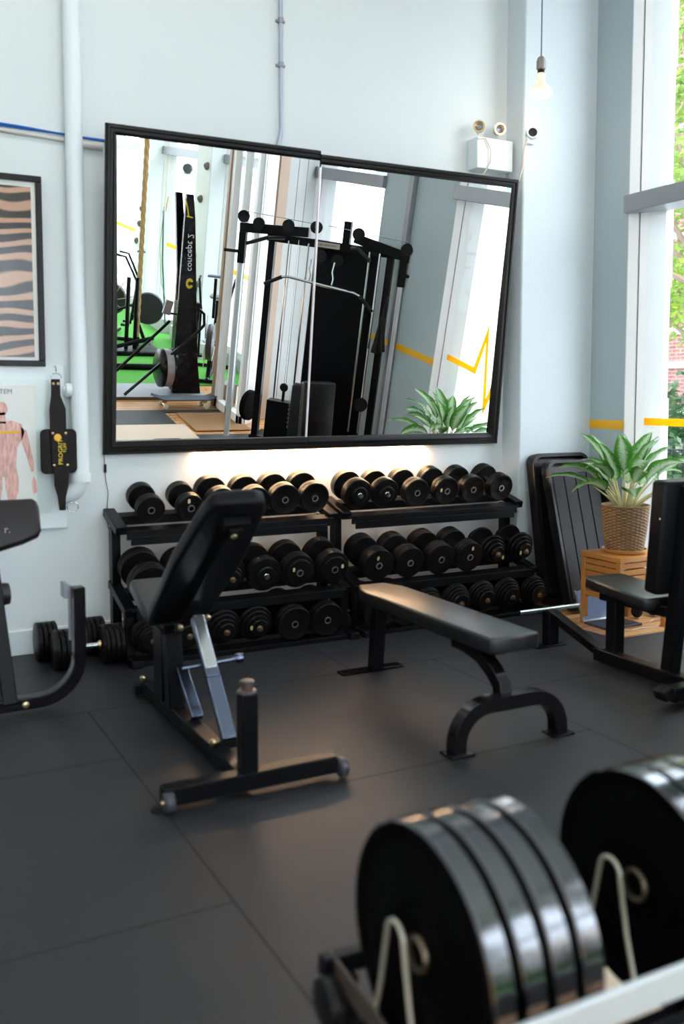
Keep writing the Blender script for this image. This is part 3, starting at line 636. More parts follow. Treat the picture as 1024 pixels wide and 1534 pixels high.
for k in range(9):
    a = R(90-90*k/8); arch.append((ax1-ra+ra*math.cos(a), 3.09, .04+ra*math.sin(a)*.97))
arch.append((ax1, 3.09, .008))
MB(o).ribbon(arch, .06, .06, (0, 1, 0)).build('front_leg_arch', blkg, t, bevel=.006)
for x in (ax0, ax1): MB(o).box((x-.05, 3.045, 0), (x+.06, 3.135, .01)).build('foot_plate', blkg, t, bevel=.003)

# ------------------------------------------------------------------ incline bench
o = (1.27, 3.7, 0)
t = thing('incline_bench', 'black adjustable incline bench with raised backrest and floor wheels', 'bench', o)
MB(o).bar((.93, 3.13, .055), (1.60, 3.13, .055), .065, .065).build('rear_foot', blk, t, bevel=.005)
MB(o).bar((1.25, 3.15, .05), (1.25, 4.40, .05), .065, .06).build('base_beam', blk, t, bevel=.005)
MB(o).bar((1.18, 4.40, .04), (1.32, 4.40, .04), .055, .05).build('front_foot', blk, t, bevel=.005)
MB(o).bar((1.25, 3.13, .08), (1.25, 3.13, .375), .062, .062, (0, 1, 0)).build('handle_post', blk, t, bevel=.004)
MB(o).lathe([(.034, 0), (.036, .005), (.034, .012), (.022, .014), (.022, .035), (.026, .037), (.026, .045), (.018, .048)], (1.25, 3.13, .375), n=20).build('post_cap', mat('cap_grey', (.07, .055, .05), .4), t)
for x, s in ((.965, -1), (1.60, 1)):
    wh = MB(o).lathe([(.012, -.018), (.030, -.018), (.037, -.010), (.037, .010), (.030, .018), (.012, .018)], (x+s*.02, 3.10, .042), (s, 0, 0), 24).build('wheel', mat('wheel_grey', (.05, .05, .06), .3), t)
    MB(o).lathe([(.010, 0), (.008, .006)], (x+s*.04, 3.10, .042), (s, 0, 0), 12).build('axle_bolt', brass, wh)
MB(o).lathe([(.032, 0), (.030, .006), (.01, .007)], (.925, 3.145, 0), n=20).build('foot_pad', blk, t)
# pedestal
MB(o).bar((1.25, 4.12, .07), (1.25, 4.12, .40), .075, .13, (0, 1, 0)).build('pedestal', blk, t, bevel=.005)
MB(o).bar((1.25, 3.98, .07), (1.25, 4.02, .39), .072, .075, (0, 1, 0)).build('pedestal', blk, t, bevel=.005)
# struts
st = MB(o).bar((1.29, 3.42, .10), (1.29, 3.60, .30), .058, .03, (0, 1, 0)).bar((1.29, 3.60, .30), (1.29, 3.78, .50), .058, .03, (0, 1, 0)).build('support_strut', brushed, t, bevel=.004)
MB(o).bar((1.29, 3.625, .328), (1.29, 3.79, .512), .05, .034, (0, 1, 0)).build('strut_sleeve', chrome, t, bevel=.003)
MB(o).bar((1.27, 3.74, .09), (1.27, 3.95, .25), .05, .03, (0, 1, 0)).build('seat_strut', brushed, t, bevel=.004)
MB(o).bar((1.22, 3.42, .085), (1.36, 3.42, .085), .03, .03).build('pivot', blk, t, bevel=.003)
mb = MB(o)
for p in ((1.22, 3.42, .10), (1.22, 3.80, .47), (1.34, 3.80, .50), (1.22, 4.40, .09)): mb.lathe([(.014, -.006), (.014, .004), (.006, .008)], p, (-1, -.3, 0), 12)
mb.build('bolt', brass, t)
MB(o).tube([(1.22, 3.78, .30), (1.45, 3.72, .33)], .010, 10).lathe([(.018, -.015), (.022, 0), (.018, .018), (.006, .022)], (1.45, 3.72, .33), (1, -.2, .1), 14).build('adjust_lever', brushed, t)
# backrest: a tapered pad, leaning back towards the camera
pb, pt = Vector((1.285, 4.03, .455)), Vector((1.285, 3.27, 1.05))
d = (pt-pb); Lp = d.length; d.normalize(); nx = (Vector((1, 0, 0))-d*d.x).normalized(); nn = nx.cross(d).normalized()
if nn.y < 0: nn = -nn
Mp = Matrix((nx, d, nn)).transposed().to_4x4(); Mp.translation = pb
ol = [(-.135, 0), (-.12, -.02), (.12, -.02), (.135, 0), (.15, Lp*.55), (.122, Lp*.93), (.10, Lp), (.06, Lp+.015), (-.06, Lp+.015), (-.10, Lp), (-.122, Lp*.93), (-.15, Lp*.55)]
pad(MB(o), ol, -.015, .055, .02, M_=Mp).build('backrest_pad', vinylb, t, ang=50)
P3 = lambda a, b, c: Mp @ Vector((a, b, c))
MB(o).bar(P3(0, .05, -.04), P3(0, Lp*.9, -.04), .055, .05, nn).build('backrest_frame', blk, t, bevel=.004)
MB(o).bar(P3(-.055, Lp*.9, -.035), P3(.055, Lp*.9, -.035), .05, .035, nn).build('frame_bracket', blk, t, bevel=.003)
MB(o).lathe([(.013, 0), (.012, .005), (.005, .008)], P3(0, Lp*.86, -.066), -nn, 12).build('bolt', brass, t)
sb = Matrix.Rotation(R(14), 4, 'X'); sb.translation = Vector((1.285, 4.30, .455))
pad(MB(o), [(-.125, -.18), (-.11, -.20), (.11, -.20), (.125, -.18), (.10, .18), (.085, .20), (-.085, .20), (-.10, .18)], 0, .06, .018, M_=sb).build('seat_pad', vinyl, t, ang=50)
MB(o).bar((1.25, 4.05, .40), (1.25, 4.45, .46), .05, .05).build('seat_frame', blk, t, bevel=.004)

# ------------------------------------------------------------------ upright bench at right
o = (3.58, 3.6, 0)
t = thing('utility_bench', 'black upright shoulder press bench at the right edge near the plant', 'bench', o)
MB(o).bar((3.57, 3.84, .05), (3.57, 3.12, .05), .07, .07).build('base_beam', blk, t, bevel=.005)
MB(o).bar((3.57, 3.80, .06), (3.57, 4.22, .19), .06, .05).build('front_beam', blkg, t, bevel=.005)
MB(o).bar((3.57, 4.23, .01), (3.57, 4.23, .20), .075, .06, (0, 1, 0)).build('front_post', blk, t, bevel=.004)
MB(o).box((3.44, 4.19, 0), (3.66, 4.27, .010)).build('front_foot_plate', blk, t, bevel=.003)
lbl(MB(o).tube([(3.35, 4.235, .212), (3.78, 4.235, .212)], .013, 14).build('foot_bar', chrome, t), 'shiny chrome foot bar')
MB(o).bar((3.28, 3.12, .06), (3.34, 3.12, .085), .075, .05).bar((3.34, 3.12, .06), (3.95, 3.12, .06), .075, .07).build('rear_foot', blk, t, bevel=.006)
MB(o).bar((3.60, 3.745, .05), (3.60, 3.745, .37), .07, .07, (0, 1, 0)).build('seat_post', blk, t, bevel=.004)
MB(o).bar((3.60, 3.36, .05), (3.64, 3.30, 1.0), .07, .07, (0, 1, 0)).build('back_post', blk, t, bevel=.004)
sb = Matrix.Rotation(R(4), 4, 'X'); sb.translation = Vector((3.655, 3.68, .385))
pad(MB(o), [(-.16, -.22), (-.14, -.24), (.14, -.24), (.16, -.22), (.13, .22), (.11, .235), (-.11, .235), (-.13, .22)], 0, .062, .014, M_=sb).build('seat_pad', vinylt, t, ang=50)
MB(o).bar((3.61, 3.85, .365), (3.61, 3.32, .365), .06, .05).build('seat_beam', blk, t, bevel=.004)
sb = Matrix.Rotation(R(4), 4, 'X'); sb.translation = Vector((3.66, 3.42, .46))
pad(MB(o), [(-.15, -.035), (-.13, -.05), (.13, -.05), (.15, -.035), (.15, .035), (.13, .045), (-.13, .045), (-.15, .035)], 0, .57, .02, M_=sb).build('backrest_pad', vinylb, t, ang=50)
MB(o).lathe([(.012, 0), (.011, .005), (.004, .008)], (3.52, 3.365, .84), (-.3, -1, 0), 12).build('bolt', chrome, t)

# ------------------------------------------------------------------ preacher curl bench at left
o = (.6, 4.45, 0)
t = thing('preacher_bench', 'black curl bench with curved arm pad cut by the left edge', 'bench', o)
mb = MB(o); nx_, nz_ = 10, 6; vs = []
front = []
def padface(yo):
    return [(.20, .74+yo*0, .0)]
ol = [(.10, -.09), (.60, -.115), (.72, -.085), (.785, -.06), (.80, -.03), (.80, .08), (.79, .11), (.77, .125), (.60, .125), (.40, .122), (.10, .12)]
Mq = Matrix.Rotation(R(-22), 4, 'X').to_4x4() @ Matrix(((1, 0, 0, 0), (0, 0, -1, 0), (0, 1, 0, 0), (0, 0, 0, 1)))
Mq = Matrix.Translation((0, 4.60, .835)) @ Matrix.Rotation(R(-18), 4, 'X') @ Matrix(((1, 0, 0, 0), (0, 0, 1, 0), (0, 1, 0, 0), (0, 0, 0, 1)))
pad(mb, ol, -.03, .045, .02, M_=Mq).build('arm_pad', mat('brown_black_vinyl', (.014, .010, .011), .3, bump=.15, bscale=200, spec=.3), t, ang=50)
text('maker_mark', 'r.', .05, (1, 0, 0), (0, 0, 1), (.645, 4.548, .828), mat('faded_print', (.40, .36, .34), .6), t, o=o)
MB(o).bar((.615, 4.42, .05), (.555, 4.58, .82), .065, .085, (0, 1, 0)).build('sloping_post', blk, t, bevel=.005)
pts = [(.2, 4.42, .048), (.55, 4.42, .048), (.74, 4.42, .050)]
for k in range(1, 9):
    a = R(90*k/8); pts.append((.74+.19*math.sin(a), 4.42, .05+.19*(1-math.cos(a))))
pts += [(.93, 4.42, .4), (.93, 4.42, .56)]
MB(o).ribbon(pts, .07, .055, (0, 1, 0)).build('base_tube', blkg, t, bevel=.006)
MB(o).box((.875, 4.455, .50), (.895, 4.54, .57)).box((.895, 4.46, .30), (.91, 4.48, .56)).build('catch_plate', grey, t, bevel=.002)
MB(o).lathe([(.016, 0), (.014, .006), (.005, .009)], (.68, 4.384, .048), (0, -1, 0), 14).build('bolt', brass, t)
MB(o).lathe([(.02, -.06), (.05, -.055), (.055, 0), (.05, .05), (.02, .055)], (.60, 4.60, .52), (1, .1, 0), 24).build('roller', vinyl, t)

# ------------------------------------------------------------------ step decks leaning by the column
def deck(label, x0, x1, yb, yt, h):
    o = ((x0+x1)/2, yb, 0); lean = math.atan2(yt-yb, h)
    t = thing('step_platform', label, 'step platform', o, 'step platforms leaning on the column', (-lean, 0, 0)); w_ = x1-x0
    L_ = h/math.cos(lean)
    # shell open towards the camera (-Y): rim + recessed ribbed underside
    mb = MB(); outer = rrect(w_, L_, .07, 6); inner = [(x*.86, z*.93) for x, z in rrect(w_, L_, .06, 6)]; n = len(outer); vs = []
    for (pl_, y) in ((outer, .0), (outer, -.055), ([(x*.98, z*.985) for x, z in outer], -.07), ([(x*.90, z*.95) for x, z in outer], -.07), (inner, -.055), (inner, -.02)): vs += [(x, y, z+L_/2) for x, z in pl_]
    fs = [tuple(range(n))[::-1], tuple(range(5*n, 6*n))]
    for i in range(5):
        for k in range(n): fs.append((n*i+k, n*i+(k+1) % n, n*i+n+(k+1) % n, n*i+n+k))
    mb.add(vs, fs).build('shell', mat('deck_plastic', (.010, .009, .010), .3, spec=.3, bump=.08, bscale=90), t, ang=40)
    for k in range(4): MB().box((-w_*.385+k*w_*.194, -.036, .07), (-w_*.385+k*w_*.194+w_*.185, -.019, L_-.09)).build('underside_panel', plastic, t, bevel=.004)
    return t
deck('rear of two black plastic step platforms leaning against the column', 4.17, 4.68, 5.06, 5.235, 1.03)
deck('front of two black plastic step platforms, behind the plant', 4.20, 4.72, 4.84, 5.12, .985)

# ------------------------------------------------------------------ crate stool, pot, plant
cx0, cx1, cy0, cy1, ch = 4.13, 4.545, 4.265, 4.61, .455
o = ((cx0+cx1)/2, (cy0+cy1)/2, -.009)
t = thing('slatted_stool', 'slatted bamboo stool carrying the plant beside the window', 'stool', o)
for x, y in ((cx0, cy0), (cx1-.035, cy0), (cx0, cy1-.035), (cx1-.035, cy1-.035)): MB(o).box((x, y, -.009), (x+.035, y+.035, ch-.03)).build('leg', woodm, t, bevel=.003)
MB(o).box((cx0-.003, cy0-.003, ch-.032), (cx1+.003, cy1+.003, ch)).build('top', woodm, t, bevel=.003)
for k in range(6):
    z0 = ch-.070-.042*k-.001
    mb = MB(o)
    for a, b in (((cx0+.035, cy0+.008), (cx1-.035, cy0+.022)), ((cx0+.035, cy1-.022), (cx1-.035, cy1-.008)), ((cx0+.008, cy0+.035), (cx0+.022, cy1-.035)), ((cx1-.022, cy0+.035), (cx1-.008, cy1-.035))):
        mb.box((a[0], a[1], z0), (b[0], b[1], z0+.034))
    mb.build('slat', woodm, t, bevel=.002)
PC = Vector((4.33, 4.44, ch))
t = thing('wicker_planter', 'round woven wicker planter on the bamboo stool', 'planter', PC)
prof = []
for k in range(61): f = k/60; prof.append((.112+.033*f+.004*math.sin(f*3.1), .012+.285*f))
def wv(i, k): return .0055*math.sin(i*math.pi/2+ (k//4 % 2)*math.pi)*1 + .0016*math.cos(k*math.pi/2)
prof += [(.137, .297), (.132, .27), (.104, .02)]
MB(PC).lathe(prof, PC, n=112, disp=lambda i, k: wv(i, k) if i < 61 else 0, loop=True).build('woven_wall', wicker, t, ang=80)
MB(PC).lathe([(.128, .285), (.12, .27), (.0, .268)], PC, n=40).build('soil_bed', soil, t)
MB(PC).tube([(PC.x+.146*math.cos(R(8*k)), PC.y+.146*math.sin(R(8*k)), PC.z+.297) for k in range(46)], .006, 8).build('rim', wicker, t)
t = tag(MB(PC).lathe([(.10, .0015), (.128, .003), (.138, .014), (.140, .026), (.136, .027), (.130, .014), (.10, .010)], PC, n=48).build('plant_saucer', mat('amber_saucer', (.55, .26, .07), .3)), 'amber round saucer under the wicker planter', 'saucer'); t.location = PC
PB = PC+Vector((0, 0, .272))
t = thing('potted_plant', 'leafy aglaonema with silvery green leaves and pale stems in the wicker planter', 'plant', PB)
lm = MB(PB); stm = MB(PB)
def leaf(base, az, elev, plen, llen, lw, droop, roll):
    h = Vector((math.cos(az), math.sin(az), 0)); z = Vector((0, 0, 1)); e = elev; p = base.copy(); pts = [p.copy()]; N = 6
    for k in range(N): p = p+(h*math.cos(e)+z*math.sin(e))*plen/N; pts.append(p.copy()); e -= .03
    stm.tube(pts, [.010, .009, .008, .0065, .005, .004, .003], 7)
    n = 12; side = Vector((-math.sin(az), math.cos(az), 0)); rows = []
    for i in range(n+1):
        f = i/n; wd = lw*(math.sin(math.pi*min(1, f**.75))**.8)*(1-f*.15) if 0 < f < 1 else 0.0005
        d = h*math.cos(e)+z*math.sin(e); nv = side.cross(d).normalized(); sd = (side*math.cos(roll)+nv*math.sin(roll)); nv2 = sd.cross(d)
        row = []
        for j, s in enumerate((-1, -.55, 0, .55, 1)):
            row.append(p+sd*s*wd*.95+nv2*(-abs(s)*wd*.32+.004*math.sin(f*19+s*2)*abs(s)))
        rows.append(row); p = p+d*llen/n; e -= droop/n
    vs = [q for r_ in rows for q in r_]; fs = []; uvs = []
    for i in range(n):
        for j in range(4):
            fs.append((5*i+j, 5*i+j+1, 5*i+6+j, 5*i+5+j)); uvs.append([(i/n, j/4), (i/n, (j+1)/4), ((i+1)/n, (j+1)/4), ((i+1)/n, j/4)])
    lm.add(vs, fs, uvs)
rnd = random.Random(21)
for k in range(34):
    ring_ = k % 3; az = k*2.39996+rnd.uniform(-.2, .2)
    el = {0: R(80), 1: R(62), 2: R(42)}[ring_]+rnd.uniform(-.12, .12)
    b = PB+Vector((math.cos(az), math.sin(az), 0))*rnd.uniform(.01, .05)
    leaf(b, az, el, rnd.uniform(.18, .28) if ring_ < 2 else rnd.uniform(.16, .24), rnd.uniform(.26, .34), rnd.uniform(.050, .066), {0: .5, 1: .95, 2: 1.0}[ring_]+rnd.uniform(-.1, .35), rnd.uniform(-.5, .5))
lf = lm.build('foliage', leafm, t, ang=80); stm.build('stems', stemm, t)

# laptop and clutter beneath the stool
o = (4.27, 4.50, -.009)
t = thing('laptop', 'open silver laptop on the floor beneath the stool', 'laptop', o)
MB(o).box((4.12, 4.36, -.008), (4.42, 4.56, .006)).build('base', mat('laptop_keys', (.05, .05, .06), .35), t, bevel=.003)
l_ = MB(o).add([(4.12, 4.565, .004), (4.42, 4.565, .004), (4.42, 4.66, .19), (4.12, 4.66, .19), (4.12, 4.575, .002), (4.42, 4.575, .002), (4.42, 4.67, .187), (4.12, 4.67, .187)], [(0,1,2,3),(7,6,5,4),(0,4,5,1),(1,5,6,2),(2,6,7,3),(3,7,4,0)]).build('lid', laptopm, t)
MB(o).add([(4.13, 4.5665, .015), (4.41, 4.5665, .015), (4.41, 4.6545, .185), (4.13, 4.6545, .185)], [(0, 1, 2, 3)]).build('screen', screenm, l_, smooth=False)
o = (4.60, 4.45, -.009)
t = thing('headphones', 'dark headphones lying beside the laptop under the stool', 'headphones', o)
MB(o).tube([(4.60+.07*math.cos(R(12*k)), 4.52+.03*math.sin(R(12*k)), .05+.06*math.sin(R(12*k))) for k in range(16)], .009, 8).build('headband', grey, t)
for x in (4.53, 4.67): MB(o).lathe([(.01, -.02), (.035, -.015), (.04, 0), (.035, .015), (.01, .02)], (x, 4.52, .035), (1, .2, 0), 20).build('ear_cup', plastic, t)
tag(MB((4.5, 4.3, 0)).tube([(4.18, 4.33, -.003), (4.25, 4.28, -.003), (4.35, 4.30, -.003), (4.45, 4.27, -.003), (4.55, 4.33, -.003), (4.62, 4.30, 0), (4.66, 4.38, 0), (4.58, 4.42, 0), (4.5, 4.38, 0)], .0035, 6).build('charging_cable', cream), 'thin pale charging cable curling on the wood floor', 'cable').location = (4.5, 4.3, 0)

# ------------------------------------------------------------------ foreground plate rack
CY_, CZ_, PR = 1.36, .465, .228
gloss = mat('polished_bumper', (.17, .17, .18), .13, 1)
rubf = mat('bumper_face', (.0025, .0025, .0025), .5, spec=.03, bump=.15, bscale=120)
grpn = ['nearest group', 'middle group', 'far group']
def bplate(x, label, r=PR, wd=.050):
    o = (x, CY_, 0); t = thing('bumper_plate', label, 'weight plate', (x+wd/2, CY_, CZ_-r), 'bumper plates in the front rack'); o = (x+wd/2, CY_, CZ_-r); c = (x, CY_, CZ_)
    MB(o).lathe([(.03, .006), (.075, .006), (.08, .002), (r*.55, .003), (r*.60, .008), (r*.86, .008), (r*.9, .002), (r-.006, .0), (r-.004, .001), (r-.004, wd-.001), (r-.006, wd), (.03, wd)], c, (1, 0, 0), 96).build('disc', rubf, t, ang=30)
    lbl(MB(o).lathe([(r-.005, .002), (r, .006), (r, wd-.006), (r-.005, wd-.002)], c, (1, 0, 0), 96, loop=True).build('rim', gloss, t), 'polished rim')
    MB(o).lathe([(.024, 0), (.031, -.002), (.034, .004), (.034, wd-.004), (.031, wd+.001), (.024, wd)], c, (1, 0, 0), 32, loop=True).build('hub', mat('steel_hub', (.20, .16, .12), .35, .9), t)
def add_grp(xs, names):
    for x, nm in zip(xs, names): bplate(x, nm)
add_grp([.857, .918, .979, 1.040], ['nearest polished bumper plate at the open end of the front rack', 'second polished bumper plate of the nearest stack', 'third polished bumper plate of the nearest stack', 'last polished bumper plate of the nearest stack'])
add_grp([1.372, 1.430, 1.488], ['first bumper plate of the second stack, matt face showing', 'middle bumper plate of the second stack', 'last bumper plate of the second stack'])
add_grp([1.79, 1.85], ['first bumper plate of the stack cut by the right edge', 'second bumper plate of the stack cut by the right edge'])
o = (1.4, CY_, 0)
t = thing('plate_rack', 'low steel plate rack in the foreground with wire dividers', 'rack', o)
lbl(MB(o).bar((.80, 1.08, .475), (2.3, 1.08, .475), .012, .055).build('front_rail', silverbar, t, bevel=.003), 'pale steel front rail')
MB(o).bar((.80, 1.62, .315), (2.3, 1.62, .25), .03, .04).build('rear_rail', blk, t, bevel=.003)
for y in (1.24, 1.48): MB(o).bar((.80, y, .262), (2.3, y, .262), .03, .03).build('cradle_rail', blk, t, bevel=.003)
for x in (.825, 2.28):
    MB(o).bar((x, 1.07, .262), (x, 1.63, .31), .006, .05).build('end_bar', mat('rusty_steel', (.10, .075, .06), .5, .4), t, bevel=.001)
    for y in (1.09, 1.60): MB(o).bar((x+.02, y, 0), (x+.02, y, .30 if y > 1.3 else .47), .04, .04, (0, 1, 0)).build('leg', blk, t, bevel=.003)
MB(o).lathe([(.02, -.02), (.045, -.015), (.05, 0), (.045, .015), (.02, .02)], (.80, 1.585, .262), (1, 0, 0), 24).build('end_wheel', plastic, t)
for x in (.832, 1.335, 1.76):
    pts = []
    for k in range(11):
        a = R(180*k/10); pts.append((x, 1.388+.028*math.cos(a), .49+.028*math.sin(a)))
    pts = [(x, 1.388+.085, .262), (x, 1.388+.05, .38)]+pts+[(x, 1.388-.05, .38), (x, 1.388-.085, .262)]
    MB(o).tube(pts, .0045, 10).build('wire_divider', wire, t)
tag(MB((2.5, 1.5, 0)).box((1.32, 1.20, 0), (3.22, 1.72, .012)).build("sun_patch_slab", sunpatchm, bevel=.002), 'thin pale slab painted as a sunlit patch on the floor behind the plate rack', 'sun patch').location = (2.5, 1.5, 0)  # added slab, its pale colour stands in for a band of sunlit floor

# ------------------------------------------------------------------ further down the room (seen in the mirror)
struct('floor', MB().box((.8, -6.6, -.009), (XW, -.52, .004)), turf_m, smooth=False)
struct('floor', MB().box((.8, -.52, -.009), (3.86, .12, .022)), mat('grey_platform', (.36, .37, .40), .6, var=.05), smooth=False)
struct('trim_9', MB().box((.8, .12, -.009), (3.86, .145, .026)), mat('dark_edge', (.10, .08, .07), .4, .5), smooth=False)
t = MB((3.58, 1.1, 0)).box((3.27, .76, 0), (3.90, 1.44, .012)).build('door_mat', coir, bevel=.003); t.location = (3.58, 1.1, 0)
tag(t, 'tan coir door mat on the floor by the doorway, seen in the mirror', 'mat')
t = MB((4.03, .16, 0)).box((3.96, .04, -.009), (4.16, .28, .21)).build('stone_block', conc, bevel=.01); t.location = (4.03, .16, 0)
tag(t, 'pale stone block behind the skateboard, seen in the mirror', 'block')

# skateboard
o = (3.46, .45, -.009)
t = thing('skateboard', 'dark grey skateboard standing on its wheels on the wood floor', 'skateboard', o)
mb = MB(o); vs = []; N = 24; M_ = 6
for i in range(N+1):
    u = -1+2*i/N; x = 3.46+.40*u; lift = .05*max(0, abs(u)-.68)/.32; hw = .10*math.sqrt(max(0, 1-max(0, (abs(u)-.72)/.28)**2))+.001
    for j in range(M_+1):
        v = -1+2*j/M_; vs.append((x, .45+hw*v, .095+lift+.006*v*v))
n = len(vs); vs += [(x, y, z-.011) for x, y, z in vs]; fs = []
for i in range(N):
    for j in range(M_):
        a = i*(M_+1)+j; fs += [(a, a+1, a+M_+2, a+M_+1), (n+a, n+a+M_+1, n+a+M_+2, n+a+1)]
for i in range(N):
    for a in (i*(M_+1), i*(M_+1)+M_): fs.append((a, a+M_+1, n+a+M_+1, n+a))
for e in (0, N):
    for j in range(M_): a = e*(M_+1)+j; fs.append((a, a+1, n+a+1, n+a))
mb.add(vs, fs).build('deck', mat('grip_tape', (.085, .10, .13), .8), t)
for x in (3.22, 3.70):
    tr = MB(o).bar((x, .45, .085), (x, .45, .045), .05, .05, (0, 1, 0)).tube([(x, .355, .022), (x, .545, .022)], .010, 8).build('truck', brass, t)
    for y in (.365, .535): MB(o).lathe([(.008, -.017), (.022, -.015), (.027, -.008), (.027, .008), (.022, .015), (.008, .017)], (x, y, .018), (0, 1, 0), 20).build('wheel', mat('cream_wheel', (.80, .72, .55), .4), tr)

# ski machine
o = (3.6, -.05, .022)
t = thing('ski_machine', 'tall black ski exercise machine with yellow and white lettering, seen in the mirror', 'exercise machine', o)
def slab(mb, q, y0, y1): mb.prism([(a, b) for a, b in q], (0, y0, 0), (1, 0, 0), (0, 0, 1), (0, y1-y0, 0)); return mb
slab(MB(o), [(3.47, .022), (3.82, .022), (3.76, .40), (3.69, 1.14), (3.61, 2.04), (3.57, 2.32), (3.49, 2.32), (3.485, 2.04), (3.475, 1.12), (3.465, .65)], -.10, -.04).build('front_panel', blkg, t, bevel=.006)
slab(MB(o), [(3.52, .6), (3.66, .6), (3.63, 1.44), (3.51, 2.32), (3.43, 2.32), (3.51, 1.44)], -.32, -.26).build('rear_arm', blkg, t, bevel=.006)
MB(o).box((3.50, -.30, .022), (3.76, -.10, 1.1)).build('body', blk, t, bevel=.01)
fl = MB(o).lathe([(.05, -.10), (.17, -.095), (.225, -.07), (.23, -.03)], (3.36, -.05, .33), (1, 0, 0), 48).lathe([(.23, .06), (.235, .08), (.22, .11), (.02, .12)], (3.36, -.05, .33), (1, 0, 0), 48).build('flywheel_housing', blkg, t)
MB(o).lathe([(.222, -.03), (.222, .06)], (3.36, -.05, .33), (1, 0, 0), 48).build('flywheel_mesh', mat('grey_mesh', (.38, .35, .36), .5, .4), fl)
MB(o).lathe([(.012, -.012), (0, -.014)], (3.26, -.05, .33), (1, 0, 0), 12).build('hub_dot', yellow_t, fl)
MB(o).tube([(3.76, -.12, 1.02), (3.80, -.06, .98), (3.79, .0, .86), (3.70, .04, .78), (2.86, .09, .04)], .018, 10).build('stand_leg', blk, t)
MB(o).tube([(3.45, -.25, .85), (3.2, -.2, .62), (2.6, -.15, .05)], .018, 10).build('stand_leg', blk, t)
mo = MB(o).bar((3.49, -.10, .96), (3.36, -.02, .98), .03, .02).build('monitor_arm', blk, t)
MB(o).bar((3.32, -.01, .97), (3.36, -.01, 1.13), .09, .05, (0, 1, 0)).build('monitor', mat('monitor_shell', (.22, .19, .18), .4), mo, bevel=.006)
for k in range(6): MB(o).lathe([(.004, 0), (.002, .003)], (3.45+.045*k, -.04, 1.06), (0, 1, 0), 8).build('rivet', chrome, t)
for k in range(4): MB(o).lathe([(.004, 0), (.002, .003)], (3.53+.05*k, -.04, .10), (0, 1, 0), 8).build('rivet', chrome, t)
text('brand_text', 'concept 2', .105, (-.06, 0, 1), (1, 0, .06), (3.575, -.0395, 1.68), white, t, o=o)
e_ = MB(o).prism([(.045*math.cos(R(a)), .06*math.sin(R(a))) for a in range(20, 345, 15)]+[(.02*math.cos(R(a)), .026*math.sin(R(a))) for a in range(335, 10, -25)], (3.59, -.039, 1.33), (1, 0, 0), (0, 0, 1), (0, -.003, 0)).build('brand_emblem', yellow_t, t, smooth=False)
MB(o).tube([(3.47, -.03, 2.27), (3.50, -.03, 2.18), (3.52, -.03, 2.08)], .008, 8).tube([(3.50, -.03, 2.08), (3.57, -.03, 2.07)], .008, 8).tube([(3.34, -.25, 2.26), (3.32, -.25, 2.1)], .006, 8).build('yellow_handle_cord', yellow_t, t)
MB(o).tube([(3.30, -.26, 2.15), (3.28, -.26, 1.7), (3.32, -.26, 1.3), (3.42, -.26, 1.0)], .004, 6).build('drive_cord', wire, t)

# climbing rope, band
t = thing('climbing_rope', 'thick tan climbing rope hanging from the ceiling, seen in the mirror', 'rope', (3.73, -2.5, .07))
o = (3.73, -2.5, .07)
for ph in (0, 120, 240):
    MB(o).tube([(3.70+.017*math.cos(R(ph)+k*.42), -2.5+.017*math.sin(R(ph)+k*.42), .12+k*.0278) for k in range(176)], .019, 8).build('strand', rope_m, t)
MB(o).tube([(3.70, -2.5, .07), (3.70, -2.5, .20)], [.03, .04], 12).build('end_cap', blk, t)
t = tag(MB((4.3, -3.2, 1)).tube([(4.22, -3.3, 1.9), (4.25, -3.3, 1.2), (4.35, -3.3, .25)], .012, 8).build('exercise_band', mat('green_band', (.01, .22, .14), .5)), 'thin green exercise band hanging behind the ski machine, seen in the mirror', 'band'); t.location = (4.3, -3.2, 1)

# exercise bikes
def bike(label, x, y, rot, cage):
    t = thing('exercise_bike', label, 'exercise bike', (x, y, .004), 'exercise bikes on the turf', (0, 0, rot))
    MB().tube([(-.28, .45, .03), (.28, .45, .03)], .025, 10).tube([(-.28, -.5, .03), (.28, -.5, .03)], .025, 10).tube([(0, .45, .04), (0, -.5, .04)], .03, 10).build('base_frame', blk, t)
    MB().tube([(0, -.25, .05), (0, -.32, .95)], .028, 10).tube([(0, .35, .05), (0, .15, .55), (0, -.28, .35)], .028, 10).build('frame', blk, t)
    MB().lathe([(0, .03), (.09, .03), (.12, .0), (.10, -.03), (0, -.03)], (0, -.33, 1.0), (0, 0, 1), 20).build('saddle', mat('grey_saddle', (.30, .29, .28), .5), t)
    MB().lathe([(.05, -.04), (.22, -.035), (.235, 0), (.22, .035), (.05, .04)], (0, .38, .52), (1, 0, 0), 32).build('fan', mat('fan_dark', (.05, .05, .055), .4, .5), t)
    if cage:
        for k in range(8):
            for sx in (-.06, .06): MB().tube([(sx, .38+.06*math.cos(R(45*k)), .52+.06*math.sin(R(45*k))), (sx, .38+.33*math.cos(R(45*k+12)), .52+.33*math.sin(R(45*k+12)))], .006, 6).build('cage_wire', wire, t)
    for sx in (-.16, .16):
        MB().tube([(sx, .15, .30), (sx, .22, .9), (sx*1.4, .05, 1.25), (sx*1.4, -.08, 1.27)], .016, 8).build('handlebar', blk, t)
        MB().bar((sx, .02, .28), (sx, .14, .28), .09, .03).build('pedal', blk, t)
    MB().tube([(0, .2, .8), (0, .26, 1.3)], .02, 8).build('console_post', blk, t)
    MB().bar((-.1, .25, 1.33), (.1, .25, 1.33), .12, .03).build('console', mat('console', (.20, .24, .30), .3), t, bevel=.01)
    return t
bike('grey fan exercise bike beside the doorway, seen in the mirror', 4.28, -1.0, R(25), True)
bike('black exercise bike near the far window, seen in the mirror', 3.62, -3.1, R(-70), False)
bike('exercise bike half hidden at the mirror\'s left edge', 3.30, -3.9, R(-60), True)
